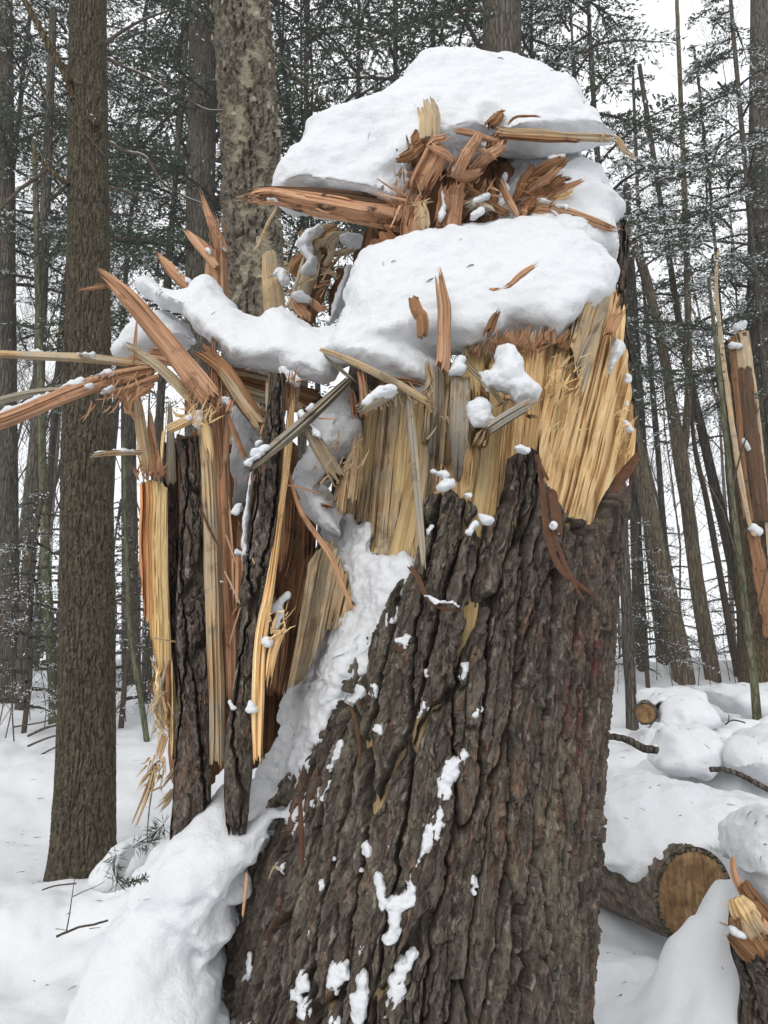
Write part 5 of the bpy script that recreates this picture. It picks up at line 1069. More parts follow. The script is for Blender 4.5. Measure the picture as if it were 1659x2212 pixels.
def trunk_np(path, rad, nz=60, ns=20, seed=0, amp=.02, fr=(9., 1.6)):
    c = crom(np.concatenate([np.asarray(path, float), np.asarray(rad, float)[:, None]], 1), nz); r = c[:, 3]; c = c[:, :3]
    V, Q = tube_np(c, r, ns); V = V.reshape(nz, ns, 3); th = np.arange(ns) * 2 * math.pi / ns
    nrm = V - c[:, None]; L = np.linalg.norm(nrm, axis=2, keepdims=True)
    z = c[:, 2][:, None]
    d = amp * (vn(np.cos(th)[None] * fr[0] * L[..., 0] * 3 + 7, np.sin(th)[None] * fr[0] * L[..., 0] * 3, z * fr[1], seed))
    return (V + nrm / L * d[..., None]).reshape(-1, 3), Q, th, c
def traced_tree(name, label, rows, Y, bark, group=None, crown=None, top=None, ns=20, nz=90, amp=.008, cat='tree', below=True, zoff=0., crot=0., cscale=1.0, crown_z=None):
    """rows (x, y, width) in preview pixels from the foot upwards"""
    pts = [P(r[0], r[1], Y) for r in rows]; rad = [r[2] * .5 * mpp(r[1], Y) for r in rows]
    if below:
        g = float(gz(pts[0][0], Y))
        if pts[0][2] > g - .2: pts.insert(0, np.array([pts[0][0] - .2 * (pts[1][0] - pts[0][0]) * 0, Y, g - .35])); rad.insert(0, rad[0] * 1.12)
    if top:
        d = pts[-1] - pts[-2]; d /= np.linalg.norm(d); pts.append(pts[-1] + d * top); rad.append(rad[-1] * max(.25, 1 - .05 * top))
    root = empty(name, pts[0], label, cat, group)
    V, Q, th, c = trunk_np(pts, rad, nz, ns, amp=amp, seed=len(label))
    adopt(link('trunk', mesh_np('trunk', V, Q, smooth=True, mats=[M[bark]])), root)
    if crown is not None:
        me, lm, H = VAR[crown]
        for nm, m in (('crown', me), ('limbs', lm)):
            o = link(nm, m); o.parent = root; o.rotation_euler = (0, 0, crot); o.scale = (cscale,) * 3
            o['kind'] = 'stuff'
            if crown_z is not None: o.location = (0, 0, crown_z)
    return root
def branch(parent, pts, Y, w, mat='twig', snowy=False, name='branch', ns=6, Y1=None):
    n = len(pts); Ys = np.linspace(Y, Y if Y1 is None else Y1, n); p3 = np.array([P(a, b, y) for (a, b), y in zip(pts, Ys)])
    c = crom(p3, max(10, 5 * n)); r = np.linspace(w[0], w[1], len(c)) * .5 * mpp(pts[0][1], Y)
    rg = np.random.RandomState(int(abs(pts[0][0]) * 3 + abs(pts[0][1]))); c[1:-1] += rg.normal(0, .08, (len(c) - 2, 3)) * r[1:-1, None]
    V, Q = tube_np(c, r, ns); o = link(name, mesh_np(name, V, Q, mats=[M[mat]]))
    if parent is not None: adopt(o, parent)
    if snowy:
        V, Q = tube_np(c + np.array([0, 0, 1]) * (r * .7)[:, None], r * .55 * (.4 + .6 * (vn(np.arange(len(c)) * .6, 1.7) > -.25)) + .0004, 6); s = link('snow_line', mesh_np('snow_line', V, Q, mats=[M['snow']]))
        s.parent = o
    return o

def relief_tree(name, label, rows, Y, sc_=.40, tint=(1.0, .90, .66), seed=61, nz=640, ns=180):
    """near trunk whose furrowed bark is real relief"""
    pts = [P(r[0], r[1], Y) for r in rows]; rad = [r[2] * .5 * mpp(r[1], Y) - .008 for r in rows]
    root = empty(name, pts[0], label, 'tree'); V, Q, th, c = trunk_np(pts, rad, nz, ns, amp=0.)
    V = V.reshape(nz, ns, 3); nrm = V - c[:, None]; nrm /= np.linalg.norm(nrm, axis=2, keepdims=True)
    h, col = bark_field(np.broadcast_to(th[None] * .19, (nz, ns)), np.broadcast_to(c[:, 2][:, None], (nz, ns)), seed, sc_)
    V = V + nrm * (h * .55 - .006)[..., None]; g = col.mean(-1, keepdims=True); col = (col * .35 + g * .65) * np.array(tint) * .80
    adopt(link('trunk', mesh_np('trunk', V.reshape(-1, 3), Q, attr={'tint': col.reshape(-1, 3)}, smooth=False, mats=[M['bark']])), root)
    return root
# --- hemlock at the left, with dead branches
A = relief_tree('hemlock_tree', 'straight brown hemlock trunk in the foreground at the left', [(172, 1940, 185), (176, 1890, 150), (181, 1790, 132), (188, 1500, 117), (188, 1000, 105), (191, 600, 88), (190, 0, 75), (192, -500, 62)], 5.5)
for pts, w, sn in [([(152, 180), (118, 120), (80, 50), (42, -20)], (17, 12), True), ([(148, 400), (120, 378), (103, 362), (82, 340), (62, 316)], (12, 4), False), ([(103, 364), (70, 390), (43, 408), (0, 452), (-30, 480)], (9, 6), False), ([(225, 95), (280, 58), (330, 35), (388, 16)], (9, 3), True), ([(230, 124), (262, 142), (300, 158), (380, 198), (440, 235), (482, 238)], (8, 4), True),
        ([(234, 305), (272, 327), (315, 340), (352, 395), (400, 425), (440, 440)], (8, 3), True), ([(234, 405), (270, 412), (312, 432)], (6, 3), False), ([(158, 215), (150, 190), (140, 150)], (14, 12), False), ([(0, 120), (80, 188), (160, 262), (228, 338)], (5, 3), False), ([(148, 195), (168, 232), (163, 208)], (6, 4), False),
        ([(210, 272), (203, 262), (196, 252)], (14, 12), True), ([(138, 715), (128, 720), (120, 728)], (12, 6), False), ([(0, 905), (60, 860), (130, 810), (138, 730)], (6, 5), False), ([(190, 620), (180, 650), (178, 680)], (9, 4), False), ([(150, 1010), (120, 990), (95, 975)], (5, 3), False), ([(0, 165), (30, 205), (75, 290), (120, 350)], (3, 2), False), ([(105, 350), (112, 300), (140, 255)], (3, 2), False)]:
    branch(A, pts, 5.35, w, 'hemlock_bark' if w[0] > 10 else 'twig', sn)
# --- yellow birch with peeling bark
def birch_tree():
    Y = 6.4; rows = [(545, 1650, 118), (548, 1100, 116), (547, 680, 112), (540, 300, 108), (522, 0, 102), (505, -350, 90)]
    pts = [P(r[0], r[1], Y) for r in rows]; rad = [r[2] * .47 * mpp(r[1], Y) for r in rows]
    root = empty('birch_tree', pts[0], 'yellow birch with curling peeling bark right behind the stump', 'tree')
    nz, ns = 420, 110; V, Q, th, c = trunk_np(pts, rad, nz, ns, amp=0.0)
    V = V.reshape(nz, ns, 3); nrm = V - c[:, None]; nrm /= np.linalg.norm(nrm, axis=2, keepdims=True)
    S = np.broadcast_to(th[None] * .2, (nz, ns)); Z = np.broadcast_to(c[:, 2][:, None], (nz, ns))
    h0, c0 = bark_field(S, Z, 77, .62)
    f1, f2, cid, ox, oy = voro(S * 8 + .35 * fbm(S * 16, Z * 12, 0, 4, 3), Z * 4.4 + .55 * fbm(S * 14, Z * 16, 0, 4, 4), 17, .95)
    pl = sstep(.05, .10, f2 - f1) * sstep(.52, .58, cid + .10 * np.cos(th)[None])
    band = vn(S * 14, Z * 90, 0, 5) * .5 + .5
    d = (1 - pl) * h0 * 1.25 + pl * (.016 + .004 * vn(S * 20, Z * 60, 0, 6)) + .004 * pl * (band > .62)
    V = V + nrm * d[..., None]
    g = c0.mean(-1, keepdims=True); rough_c = (g * .7 + c0 * .3) * np.array([1.25, 1.10, .84])
    plate_c = np.array([.19, .165, .115]) * (.72 + .45 * cid + .22 * (band - .5))[..., None]
    col = rough_c * (1 - pl[..., None]) + plate_c * pl[..., None]
    adopt(link('trunk', mesh_np('trunk', V.reshape(-1, 3), Q, attr={'tint': col.reshape(-1, 3)}, smooth=False, mats=[M['birch']])), root)
    rg = np.random.RandomState(5)                       # curls of loose bark along the trunk
    for i in range(110):
        k = rg.randint(int(nz * .45), int(nz * .93)); a = rg.uniform(-1.75, 1.75) if i % 2 else rg.choice([-1.45, 1.45]) + rg.uniform(-.25, .25)
        n = np.array([math.sin(a), -math.cos(a), 0]); t = np.array([math.cos(a), math.sin(a), 0]); r = np.linalg.norm(V[k, 0] - c[k]); w = rg.uniform(.02, .075); h = rg.uniform(.025, .11); s = rg.choice([-1, 1])
        q = np.linspace(0, 1, 6)[:, None]; z = np.linspace(-.5, .5, 3)
        base = c[k] + n * (r - .004)
        rows_ = np.stack([base + t * s * (q * w * .8) + n * (np.sin(q * 2.6) * w * .55) + np.array([0, 0, zz * h * (1 - .5 * q[0, 0])]) * (1 - .45 * q) for zz in z], 0)
        o = link('bark_curl', mesh_np('bark_curl', rows_.reshape(-1, 3), grid_q(3, 6), attr={'tint': np.broadcast_to(np.array([.30, .265, .20]) * rg.uniform(.45, 1.1), (18, 3))}, mats=[M['birch']], smooth=True)); adopt(o, root)
    branch(root, [(566, 75), (612, 135), (660, 185), (715, 232)], 6.3, (7, 4), 'twig')
    return root
birch_tree()
# --- traced trunks further back
traced_tree('hemlock_tree', 'grey hemlock trunk between the left trunk and the birch', [(432, 1520, 66), (431, 650, 62), (436, 300, 60), (440, 0, 58), (442, -400, 50)], 11., 'far_bark', crown=0, ns=28, nz=120, crot=.4, crown_z=-.5)
traced_tree('hemlock_tree', 'grey trunk rising behind the top snow cap', [(1082, 1500, 96), (1084, 130, 84), (1085, 0, 82), (1087, -400, 70)], 9.5, 'far_bark', crown=2, ns=30, nz=120, crot=2.1)
traced_tree('leaning_tree', 'pale brown trunk with flaky bark just right of the stump', [(1478, 1475, 46), (1445, 1300, 41), (1418, 1180, 38), (1378, 985, 33), (1352, 850, 30), (1330, 700, 27)], on_ground(1478, 1478), 'ash_bark', top=3, ns=28, amp=.02)
t = traced_tree('forked_tree', 'forked grey brown tree leaning left beyond the logs', [(1541, 1470, 33), (1512, 1300, 30), (1486, 1100, 29), (1473, 1010, 32), (1452, 880, 25), (1440, 800, 22), (1418, 690, 20), (1388, 575, 18), (1345, 470, 16), (1300, 380, 13)], on_ground(1541, 1472), 'ash_bark', ns=26, amp=.015)
branch(t, [(1474, 1010), (1484, 900), (1488, 760), (1484, 600), (1478, 400), (1470, 200), (1462, 0)], on_ground(1541, 1472), (17, 9), 'ash_bark', ns=14, name='stem')
traced_tree('slim_tree', 'slim dark trunk close beside the right edge of the stump', [(1388, 1432, 29), (1378, 1250, 26), (1370, 1030, 23), (1364, 800, 20)], on_ground(1388, 1440), 'far_bark', top=4)
traced_tree('slim_tree', 'thin grey trunk showing between the slim and the flaky trunk', [(1432, 1442, 24), (1412, 1250, 20), (1400, 1150, 18), (1385, 900, 15)], on_ground(1432, 1445) + 1, 'far_bark', top=4)
traced_tree('leaning_tree', 'dark straight trunk leaning left between forked tree and snag', [(1632, 1442, 30), (1580, 1205, 25), (1532, 1000, 21), (1500, 860, 18), (1468, 700, 15), (1440, 520, 12)], on_ground(1632, 1448), 'far_bark', top=4)
traced_tree('sapling', 'thin sapling stem leaning left behind the forked tree', [(1592, 1450, 16), (1562, 1280, 15), (1528, 1090, 13), (1500, 960, 10), (1488, 800, 8)], on_ground(1592, 1455), 'twig', ns=8, cat='sapling')
t = traced_tree('sapling', 'greenish sapling standing in front of the broken snag', [(1634, 1545, 19), (1618, 1380, 16), (1580, 1060, 13), (1558, 850, 11), (1530, 600, 8)], 8.2, 'green_bark', ns=10, cat='sapling')
for pts in ([(1618, 1380), (1645, 1280), (1660, 1200)], [(1600, 1240), (1560, 1100), (1500, 1000)], [(1580, 1060), (1610, 950), (1660, 840)], [(1560, 880), (1500, 760), (1450, 700)]):
    branch(t, pts, 8.2, (5, 2), 'twig')
traced_tree('dark_tree', 'dark trunk at the right edge behind the snag', [(1668, 1480, 80), (1655, 1200, 66), (1645, 900, 56), (1640, 600, 48), (1640, 200, 40)], 13.5, 'far_bark', crown=3, top=4, crown_z=2.5, cscale=1.0)
traced_tree('dark_tree', 'dark trunk cut by the left edge of the picture', [(20, 1505, 48), (16, 1000, 42), (14, 600, 38), (10, 0, 32)], 12.5, 'far_bark', crown=1, top=4, crown_z=1.0)
traced_tree('slim_tree', 'slim leaning trunk just left of the foreground hemlock', [(48, 1520, 30), (62, 1200, 28), (80, 900, 26), (92, 600, 22)], 11.5, 'far_bark', top=5)
traced_tree('slim_tree', 'thin trunk touching the left side of the foreground hemlock', [(118, 1530, 26), (100, 1250, 20), (92, 1000, 17), (84, 700, 14)], 10.5, 'green_bark', top=3)
traced_tree('sapling', 'dark leaning sapling between the foreground hemlock and the slabs', [(318, 1612, 13), (300, 1480, 12), (280, 1350, 11), (272, 1150, 9), (268, 950, 7)], 9.0, 'green_bark', ns=9, cat='sapling')
traced_tree('slim_tree', 'brownish trunk in the gap left of the orange slab', [(284, 1505, 40), (282, 1300, 36), (278, 1000, 32), (276, 700, 28)], 14., 'far_bark', crown=3, crown_z=3., crot=1.)
# --- broken snag at the right
def snag():
    Y = 12.; root = empty('broken_snag', P(1648, 1490, Y), 'broken tree snag with pale split wood and dark hollow at the right edge', 'snag')
    V, Q, _, _ = trunk_np([P(*q, Y + .12) for q in [(1660, 1560), (1650, 1480), (1640, 1300), (1618, 1050), (1600, 860), (1592, 740)]], [w * .5 * mpp(1100, Y) for w in (110, 100, 88, 76, 66, 58)], 80, 24, amp=.03)
    adopt(link('trunk', mesh_np('trunk', V, Q, mats=[M['hemlock_bark']])), root)
    for pts, w, m in [([(1552, 538), (1547, 615), (1557, 727), (1583, 928), (1614, 1106), (1630, 1160)], [6, 8, 9, 10, 10, 7], 'tan'), ([(1580, 725), (1596, 900), (1612, 1050), (1625, 1130)], [14, 12, 10, 8], 'brown'), ([(1612, 712), (1636, 900), (1654, 1080), (1668, 1250)], [9, 11, 11, 9], 'tan'),
            ([(1598, 718), (1612, 850), (1632, 1010), (1648, 1130)], [24, 30, 30, 28], 'dark'), ([(1625, 1140), (1645, 1250), (1660, 1330)], [20, 28, 30], 'brown'), ([(1600, 710), (1604, 760), (1610, 800)], [20, 30, 30], 'tan'), ([(1572, 820), (1590, 980), (1612, 1120)], [8, 10, 9], 'brown'), ([(1636, 1180), (1650, 1260), (1662, 1380)], [20, 24, 20], 'brown')]:
        splinter(root, 0, [(x, y, Y - .32 - .02 * i) for i, (x, y) in enumerate(pts)], w, m, f0=.12, f1=.1, nu=9)
    for ch in ([(1592, 705, 8), (1606, 700, 8)], [(1580, 745, 6), (1596, 748, 6)], [(1626, 1140, 9), (1640, 1150, 8)], [(1606, 950, 4), (1618, 970, 5)]):
        adopt(link('snow_patch', snow_mesh('snow_patch', [lobe(ch, Y - .40, .06, .1, chain=True)], h=.02, seed=3)), root)
snag()

# --- hemlocks, bare trees and saplings that fill the wood
rg = random.Random(5)
ORD = 'first second third fourth fifth sixth seventh eighth ninth tenth eleventh twelfth thirteenth fourteenth fifteenth sixteenth seventeenth eighteenth nineteenth twentieth twenty-first twenty-second'.split()
def relabel(things, fmt):
    """look-alikes are told apart by their order from the left"""
    by = {}
    for px, side, o in things: by.setdefault(side, []).append((px, o))
    for side, l in by.items():
        for i, (_, o) in enumerate(sorted(l, key=lambda t: t[0])): o['label'] = fmt[side] % ORD[i]
def place(me_list, names, loc, rot, scale, name, label, cat, group):
    r = empty(name, loc, label, cat, group)
    for nm, m in zip(names, me_list):
        o = link(nm, m); o.parent = r; o.rotation_euler = (0, 0, rot); o.scale = scale
        if nm in ('crown', 'limbs'): o['kind'] = 'stuff'
    return r
stem_me = {}
def stem(H, r, mat):
    k = (H, r, mat)
    if k not in stem_me:
        V, Q, _, _ = trunk_np([(0, 0, -.5), (.05, .02, H * .3), (-.05, .06, H * .65), (.02, 0, H)], [r * 1.15, r * .9, r * .55, .03], 60, 14, amp=.02)
        stem_me[k] = mesh_np('trunk', V, Q, mats=[M[mat]])
    return stem_me[k]
HEM = [  # px, depth, variant, scale
    (330, 12, 0, .95), (90, 15, 2, .95), (500, 14, 2, 1.0), (640, 12, 0, .95), (760, 17, 2, 1.1), (860, 11, 4, .9), (960, 15, 0, 1.0), (1100, 17, 2, 1.0), (1200, 11.5, 0, .8), (1290, 14, 0, .85), (1345, 10.5, 1, .95),
    (1440, 17, 1, 1.0), (1600, 14, 1, .85), (1700, 12, 1, .9), (-60, 13, 0, .95), (230, 19, 2, 1.1), (1800, 18, 0, .9), (-260, 14, 0, 1.0), (-420, 18, 2, 1.0), (1990, 15, 1, 1.0), (2150, 18, 0, .9)]
LST = []
for px, y, v, s in HEM:
    x = (px - IW / 2) / FP * y; z = float(gz(x, y)); me, lm, H = VAR[v]
    side = 'left of' if px < 500 else ('behind' if px < 1300 else 'right of')
    o = place([me, lm, stem(H, .075, 'far_bark')], ['crown', 'limbs', 'trunk'], (x, y, z - .1), rg.uniform(0, 6.28), (s, s, s), 'hemlock_tree', 'dark green hemlock lightly dusted with snow in the wood %s the stump' % side, 'tree', 'hemlocks in the wood %s the stump' % side); LST.append((px, side, o))
relabel(LST, {'left of': 'dark hemlock with thin snow, %s from the left edge among the left trees', 'behind': 'tall dark hemlock behind the stump, %s from the birch', 'right of': 'snow dusted hemlock right of the stump, %s from the stump'}); LST = []
for px, y, s in [(75, 9.5, .95), (280, 10.5, .9), (1385, 13, .9), (1440, 17, 1.0), (250, 15, 1.0), (130, 13, 1.0), (1590, 18, 1.1)]:
    x = (px - IW / 2) / FP * y; z = float(gz(x, y))
    side = 'left' if px < 800 else 'right'
    o = place([SMALL[0], SMALL[1], stem(3.2, .028, 'twig')], ['crown', 'limbs', 'trunk'], (x, y, z - .05), rg.uniform(0, 6.28), (s,) * 3, 'hemlock_sapling', 'young snow covered hemlock low among the %s trunks' % side, 'sapling', 'young hemlocks among the %s trunks' % side); LST.append((px, side, o))
relabel(LST, {'left': 'young snow covered hemlock low among the left trunks, %s from the left edge', 'right': 'young snow covered hemlock low among the right trunks, %s from the stump'}); LST = []
for i in range(21):
    px = rg.uniform(-60, 330) if i % 3 == 0 else (rg.uniform(1330, 1720) if i % 3 == 1 else rg.uniform(-60, 1720)); y = rg.uniform(14, 40); x = (px - IW / 2) / FP * y; s = rg.uniform(.75, 1.3); v = rg.choice([0, 0, 1, 1, 2, 3])
    side = 'left' if px < 500 else ('behind' if px < 1300 else 'right')
    o = place([BARE[v]], ['stem'], (x, y, float(gz(x, y)) - .1), rg.uniform(0, 6.28), (s, s, s), 'bare_tree', {'left': 'slender leafless tree with fine grey twigs deep in the left wood', 'right': 'slender leafless tree with fine grey twigs deep in the right wood', 'behind': 'slender leafless tree half hidden behind the stump'}[side], 'tree', {'left': 'leafless trees in the left wood', 'right': 'leafless trees in the right wood', 'behind': 'leafless trees behind the stump'}[side]); LST.append((px, side, o))
relabel(LST, {'left': 'slender leafless tree in the left wood, %s from the left edge', 'right': 'slender leafless tree in the right wood, %s from the stump', 'behind': 'slender leafless tree behind the stump, %s from the birch'}); LST = []
for px, py in [(60, 1600), (40, 1590), (150, 1560), (262, 1560), (290, 1560), (1320, 1500), (1345, 1490), (1440, 1500), (1492, 1480), (1575, 1500), (1600, 1530), (1520, 1500), (1310, 1460), (1560, 1470), (120, 1580), (20, 1640), (330, 1560), (1405, 1470), (255, 1620), (90, 1560)]:
    y = on_ground(px, py); x = (px - IW / 2) / FP * y; s = rg.uniform(.6, 1.2)
    side = 'left' if px < 800 else 'right'
    o = place([BUSH[rg.randrange(3)]], ['stem'], (x, y, float(gz(x, y)) - .03), rg.uniform(0, 6.28), (s,) * 3, 'twig_shrub', 'bare twiggy shrub poking out of the snow on the %s' % side, 'shrub', 'bare shrubs in the snow on the %s' % side); LST.append((px, side, o))
relabel(LST, {'left': 'bare twiggy shrub poking out of the snow, %s from the left edge', 'right': 'bare twiggy shrub in the snow, %s right of the stump'})
def far_wood():
    mb = MB(); r = np.random.RandomState(9)
    for i in range(170):
        y = r.uniform(38, 110); x = r.uniform(-1.1, 1.1) * y; z = float(gz(x, y)); h = r.uniform(10, 24); w = r.uniform(.05, .2)
        ln = r.normal(0, .03); mb.tube(np.array([[x, y, z - .5], [x + ln * h * .5, y, z + h * .5], [x + ln * h, y, z + h]]), [w, w * .75, .03], 5)
        for k in range(9):
            q = r.uniform(.15, 1); a = r.uniform(0, 6.28); l = r.uniform(.8, 3.2); b = np.array([x + ln * h * q, y, z + h * q])
            mb.tube(np.array([b, b + np.array([math.cos(a) * l * .6, math.sin(a) * l * .6, l * .35]), b + np.array([math.cos(a) * l, math.sin(a) * l, l * .8])]), [.03, .02, .008], 3)
    o = link('far_wood', mb.mesh('far_wood', [M['far_bark']])); tag(o, 'far leafless wood seen as one grey mass between the trunks', 'wood', kind='stuff')
    V, Q, C2 = [], [], []
    rg_ = np.random.RandomState(19)
    n = 5000; y = rg_.uniform(45, 100, n); x = rg_.uniform(-.65, .65, n) * y
    cl = rg_.randint(0, 120, n); cx = rg_.uniform(-.62, .62, 120); cyy = rg_.uniform(45, 95, 120); ch = rg_.uniform(5, 15, 120)
    t = rg_.rand(n); hz = ch[cl] * t; rr = (1 - t) ** .7 * rg_.uniform(0, 2.6, n); a = rg_.uniform(0, 6.283, n)
    c = np.stack([cx[cl] * cyy[cl] + rr * np.cos(a), cyy[cl] + rr * np.sin(a), 1.6 + hz - .25 * rr], 1)
    d = rg_.normal(0, 1, (n, 3)) * np.array([1, 1, .4]); d /= np.linalg.norm(d, axis=1)[:, None]; w = np.cross(d, rg_.normal(0, .5, (n, 3)) + np.array([0, 0, 1])); w /= np.linalg.norm(w, axis=1)[:, None]
    A_ = d * .22; B_ = w * .07
    V = np.stack([c - A_, c + B_, c + A_, c - B_], 1).reshape(-1, 3); col = np.where((rg_.rand(n) < .18)[:, None], .7, np.array([.045, .06, .04])); col = np.repeat(np.broadcast_to(col, (n, 3)), 4, 0)
    o2 = link('far_foliage', tint_mesh('far_foliage', V, np.arange(4 * n).reshape(-1, 4), col, [M['needle']])); o2.parent = o
far_wood()
# ------------------------------------------------------------------ logs, mounds and twigs on the snow
def log(name, label, px, py, Y, rad, nrm, length, mat='log_bark', sx=1.0):
    c = P(px, py, Y); n = np.array(nrm, float); n /= np.linalg.norm(n); root = empty(name, c - np.array([0, 0, rad]), label, 'log')
    nz, ns = 120, 60; t = np.linspace(0, length, nz); path = c[None] - n[None] * t[:, None]
    V, Q = tube_np(path, rad, ns); V = V.reshape(nz, ns, 3); nr = (V - path[:, None]) / rad; th = np.arange(ns) * 2 * math.pi / ns
    hb, col = bark_field(np.broadcast_to(th[None] * rad, (nz, ns)), np.broadcast_to(t[:, None], (nz, ns)), 41, .5)
    V = V + nr * (hb * .7 - .012)[..., None]
    col = col * 1.15 + np.array([.012, .012, .008])
    adopt(link('bark', mesh_np('bark', V.reshape(-1, 3), Q, attr={'tint': col.reshape(-1, 3)}, smooth=False, mats=[M['bark']])), root)
    # sawn face, slightly inside the bark ring
    k = 26; rr = np.linspace(0, 1, k)[:, None]; a = np.cross(n, [0, 0, 1.]); a /= np.linalg.norm(a); b = np.cross(a, n)
    rim = rad * (.955 + .02 * np.sin(th * 5 + 1))[None]
    F = c + n * .004 + (rr * rim)[..., None] * (a * np.cos(th)[None, :, None] + b * np.sin(th)[None, :, None]) + n * (.004 * vn(rr * 7, 0 * th[None] + rr, 0, 3))[..., None]
    adopt(link('sawn_face', mesh_np('sawn_face', F.reshape(-1, 3), grid_q(k, ns, True), mats=[M['cut']], smooth=True)), root)
    ring = np.stack([c + n * .003 + rad * q * (a * np.cos(th)[:, None] + b * np.sin(th)[:, None]) for q in (.95, 1.06)], 0)
    adopt(link('bark_ring', mesh_np('bark_ring', ring.reshape(-1, 3), grid_q(2, ns, True), mats=[M['log_bark']])), root)
    return root
log('fallen_log', 'thick fallen log with orange sawn end lying right of the stump', 1500, 1937, 4.2, .225, (.30, -.95, .03), 3.2)
log('fallen_log', 'distant log with small sawn end peeking from its snow hood', 1394, 1542, 7.95, .10, (-.35, -.94, 0), 1.5)
cap('snow_blanket', 'broad snow blanket covering the thick fallen log', [
    lobe([(60, 830), (200, 810), (300, 765), (420, 770), (600, 800), (900, 862), (1190, 905), (1400, 960), (1400, 1230), (1100, 1240), (900, 1228), (840, 1236), (760, 1270), (690, 1330), (620, 1400), (560, 1470), (500, 1512), (430, 1440), (330, 1400), (250, 1382), (200, 1345), (60, 1300)], 4.55, .30, .9, R_=.24, slope=.95, k=6)],
    h=.022, seed=21, lump=(.03, 3.2), fine=(.008, 16.), edge=.012)
cap('snow_mound', 'hood of snow over the distant sawn log', [
    lobe([(440, 470), (438, 370), (470, 312), (560, 290), (750, 290), (830, 312), (870, 400), (900, 500), (700, 520), (560, 520), (530, 470), (540, 400), (500, 388), (462, 405)], 8.25, .22, .6, R_=.16, slope=.5, k=6),
    lobe([(530, 520), (548, 400), (600, 340), (700, 330), (800, 350), (870, 420), (930, 520), (800, 560), (620, 560)], 7.9, .25, .4, R_=.2, slope=.5, k=6)], h=.022, seed=22, lump=(.03, 3.), fine=(.006, 14.))
cap('snow_mound', 'rounded snow mound behind the log with a dark branch end in front', [
    lobe([(520, 740), (560, 640), (590, 560), (640, 512), (800, 508), (900, 540), (960, 640), (900, 760), (850, 830), (700, 800), (560, 760)], 6.2, .3, .6, R_=.25, slope=.7, k=6),
    lobe([(450, 640), (500, 540), (600, 495), (640, 540), (560, 640)], 6.8, .2, .4, R_=.16, slope=.6, k=6)], h=.025, seed=23, lump=(.03, 3.), fine=(.006, 14.))
cap('snow_mound', 'wide snow mound at the right edge behind the log', [
    lobe([(860, 740), (850, 660), (900, 600), (1000, 570), (1100, 590), (1190, 520), (1300, 500), (1450, 520), (1450, 950), (1250, 900), (1150, 830), (1000, 770), (900, 760)], 5.9, .3, .8, R_=.25, slope=.7, k=6)], h=.025, seed=24, lump=(.03, 3.), fine=(.006, 14.))
cap('snow_mound', 'low snow swell in front of the bare trunks on the right', [
    lobe([(760, 320), (800, 280), (900, 265), (1050, 255), (1190, 275), (1300, 250), (1500, 260), (1500, 480), (1190, 500), (1000, 470), (870, 420)], 9.6, .4, 1.2, R_=.3, slope=.8, k=6)], h=.04, seed=25, lump=(.04, 2.), fine=(.006, 10.))
def thing_branch(label, pts, Y, w, snowy=False, k=6, mat='far_bark', twigs=(), Y1=None):
    q = [KS[k](*p) for p in pts]; r = empty('fallen_branch', P(*q[0], Y), label, 'branch')
    branch(r, q, Y, [x * KW[k] for x in w], mat, snowy, ns=10, Y1=Y1)
    for tw in twigs: branch(r, [KS[k](*p) for p in tw[0]], Y, [x * KW[k] for x in tw[1]], 'twig', name='twig')
thing_branch('dark curved branch emerging from the snow beside the stump', [(120, 560), (250, 572), (380, 590), (470, 640), (560, 655)], 6.0, (36, 46), True)
thing_branch('bent dark branch arching over a hollow at the right edge', [(860, 765), (930, 765), (1010, 785), (1120, 840), (1230, 900)], 5.3, (30, 30))
thing_branch('short twisted stick lying on the snow at the right', [(945, 510), (985, 485), (1030, 490), (1060, 500)], 7.0, (10, 8), twigs=[([(960, 500), (968, 470), (965, 452)], (8, 4))])
thing_branch('thin dead branch with upright twig on the snow at lower left', [(335, 1188), (400, 1160), (470, 1132), (560, 1115), (640, 1092)], 3.0, (15, 12), k=7, mat='twig', twigs=[([(395, 1155), (412, 1060), (425, 970), (443, 840)], (9, 4)), ([(435, 950), (500, 918), (570, 890), (622, 860)], (6, 3)), ([(330, 1142), (365, 1145), (395, 1150)], (5, 3)), ([(530, 1142), (560, 1137), (596, 1135)], (5, 3))])
thing_branch('dark stick on the snow at the foot of the left hemlock', [(250, 912), (320, 888), (390, 878), (452, 872)], 3.9, (8, 10), k=7, mat='twig')
thing_branch('low fallen branches stacked on the snow left of the hemlock', [(60, 1590), (100, 1572), (150, 1560), (215, 1552)], 8.5, (6, 5), True, k=0, twigs=[([(60, 1612), (110, 1592), (190, 1575)], (5, 3)), ([(80, 1635), (130, 1610), (200, 1590)], (4, 3)), ([(30, 1570), (90, 1560), (160, 1540)], (4, 2))])
def sprig(label, pts, Y, k=7, n=46, ln=.022, grp=None):
    q = np.array([P(*KS[k](*p), Y) for p in pts]); c = crom(q, 20); rg_ = np.random.RandomState(n); root = empty('needle_sprig', q[0], label, 'sprig', grp)
    V, Q = tube_np(c, .002, 4); adopt(link('stem', mesh_np('stem', V, Q, mats=[M['twig']])), root)
    i = rg_.randint(0, 20, n); d = rg_.normal(0, 1, (n, 3)) * np.array([1, .6, 1]) + frames(c)[i] * .8; d /= np.linalg.norm(d, axis=1)[:, None]; w = np.cross(d, rg_.normal(0, 1, (n, 3))); w /= np.linalg.norm(w, axis=1)[:, None]
    s = c[i]; e = s + d * ln; m = (s + e) / 2; V = np.stack([s, m + w * .0016, e, m - w * .0016], 1).reshape(-1, 3)
    adopt(link('needles', tint_mesh('needles', V, np.arange(4 * n).reshape(-1, 4), np.broadcast_to(np.array([.03, .05, .028]), (4 * n, 3)), [M['needle']])), root)
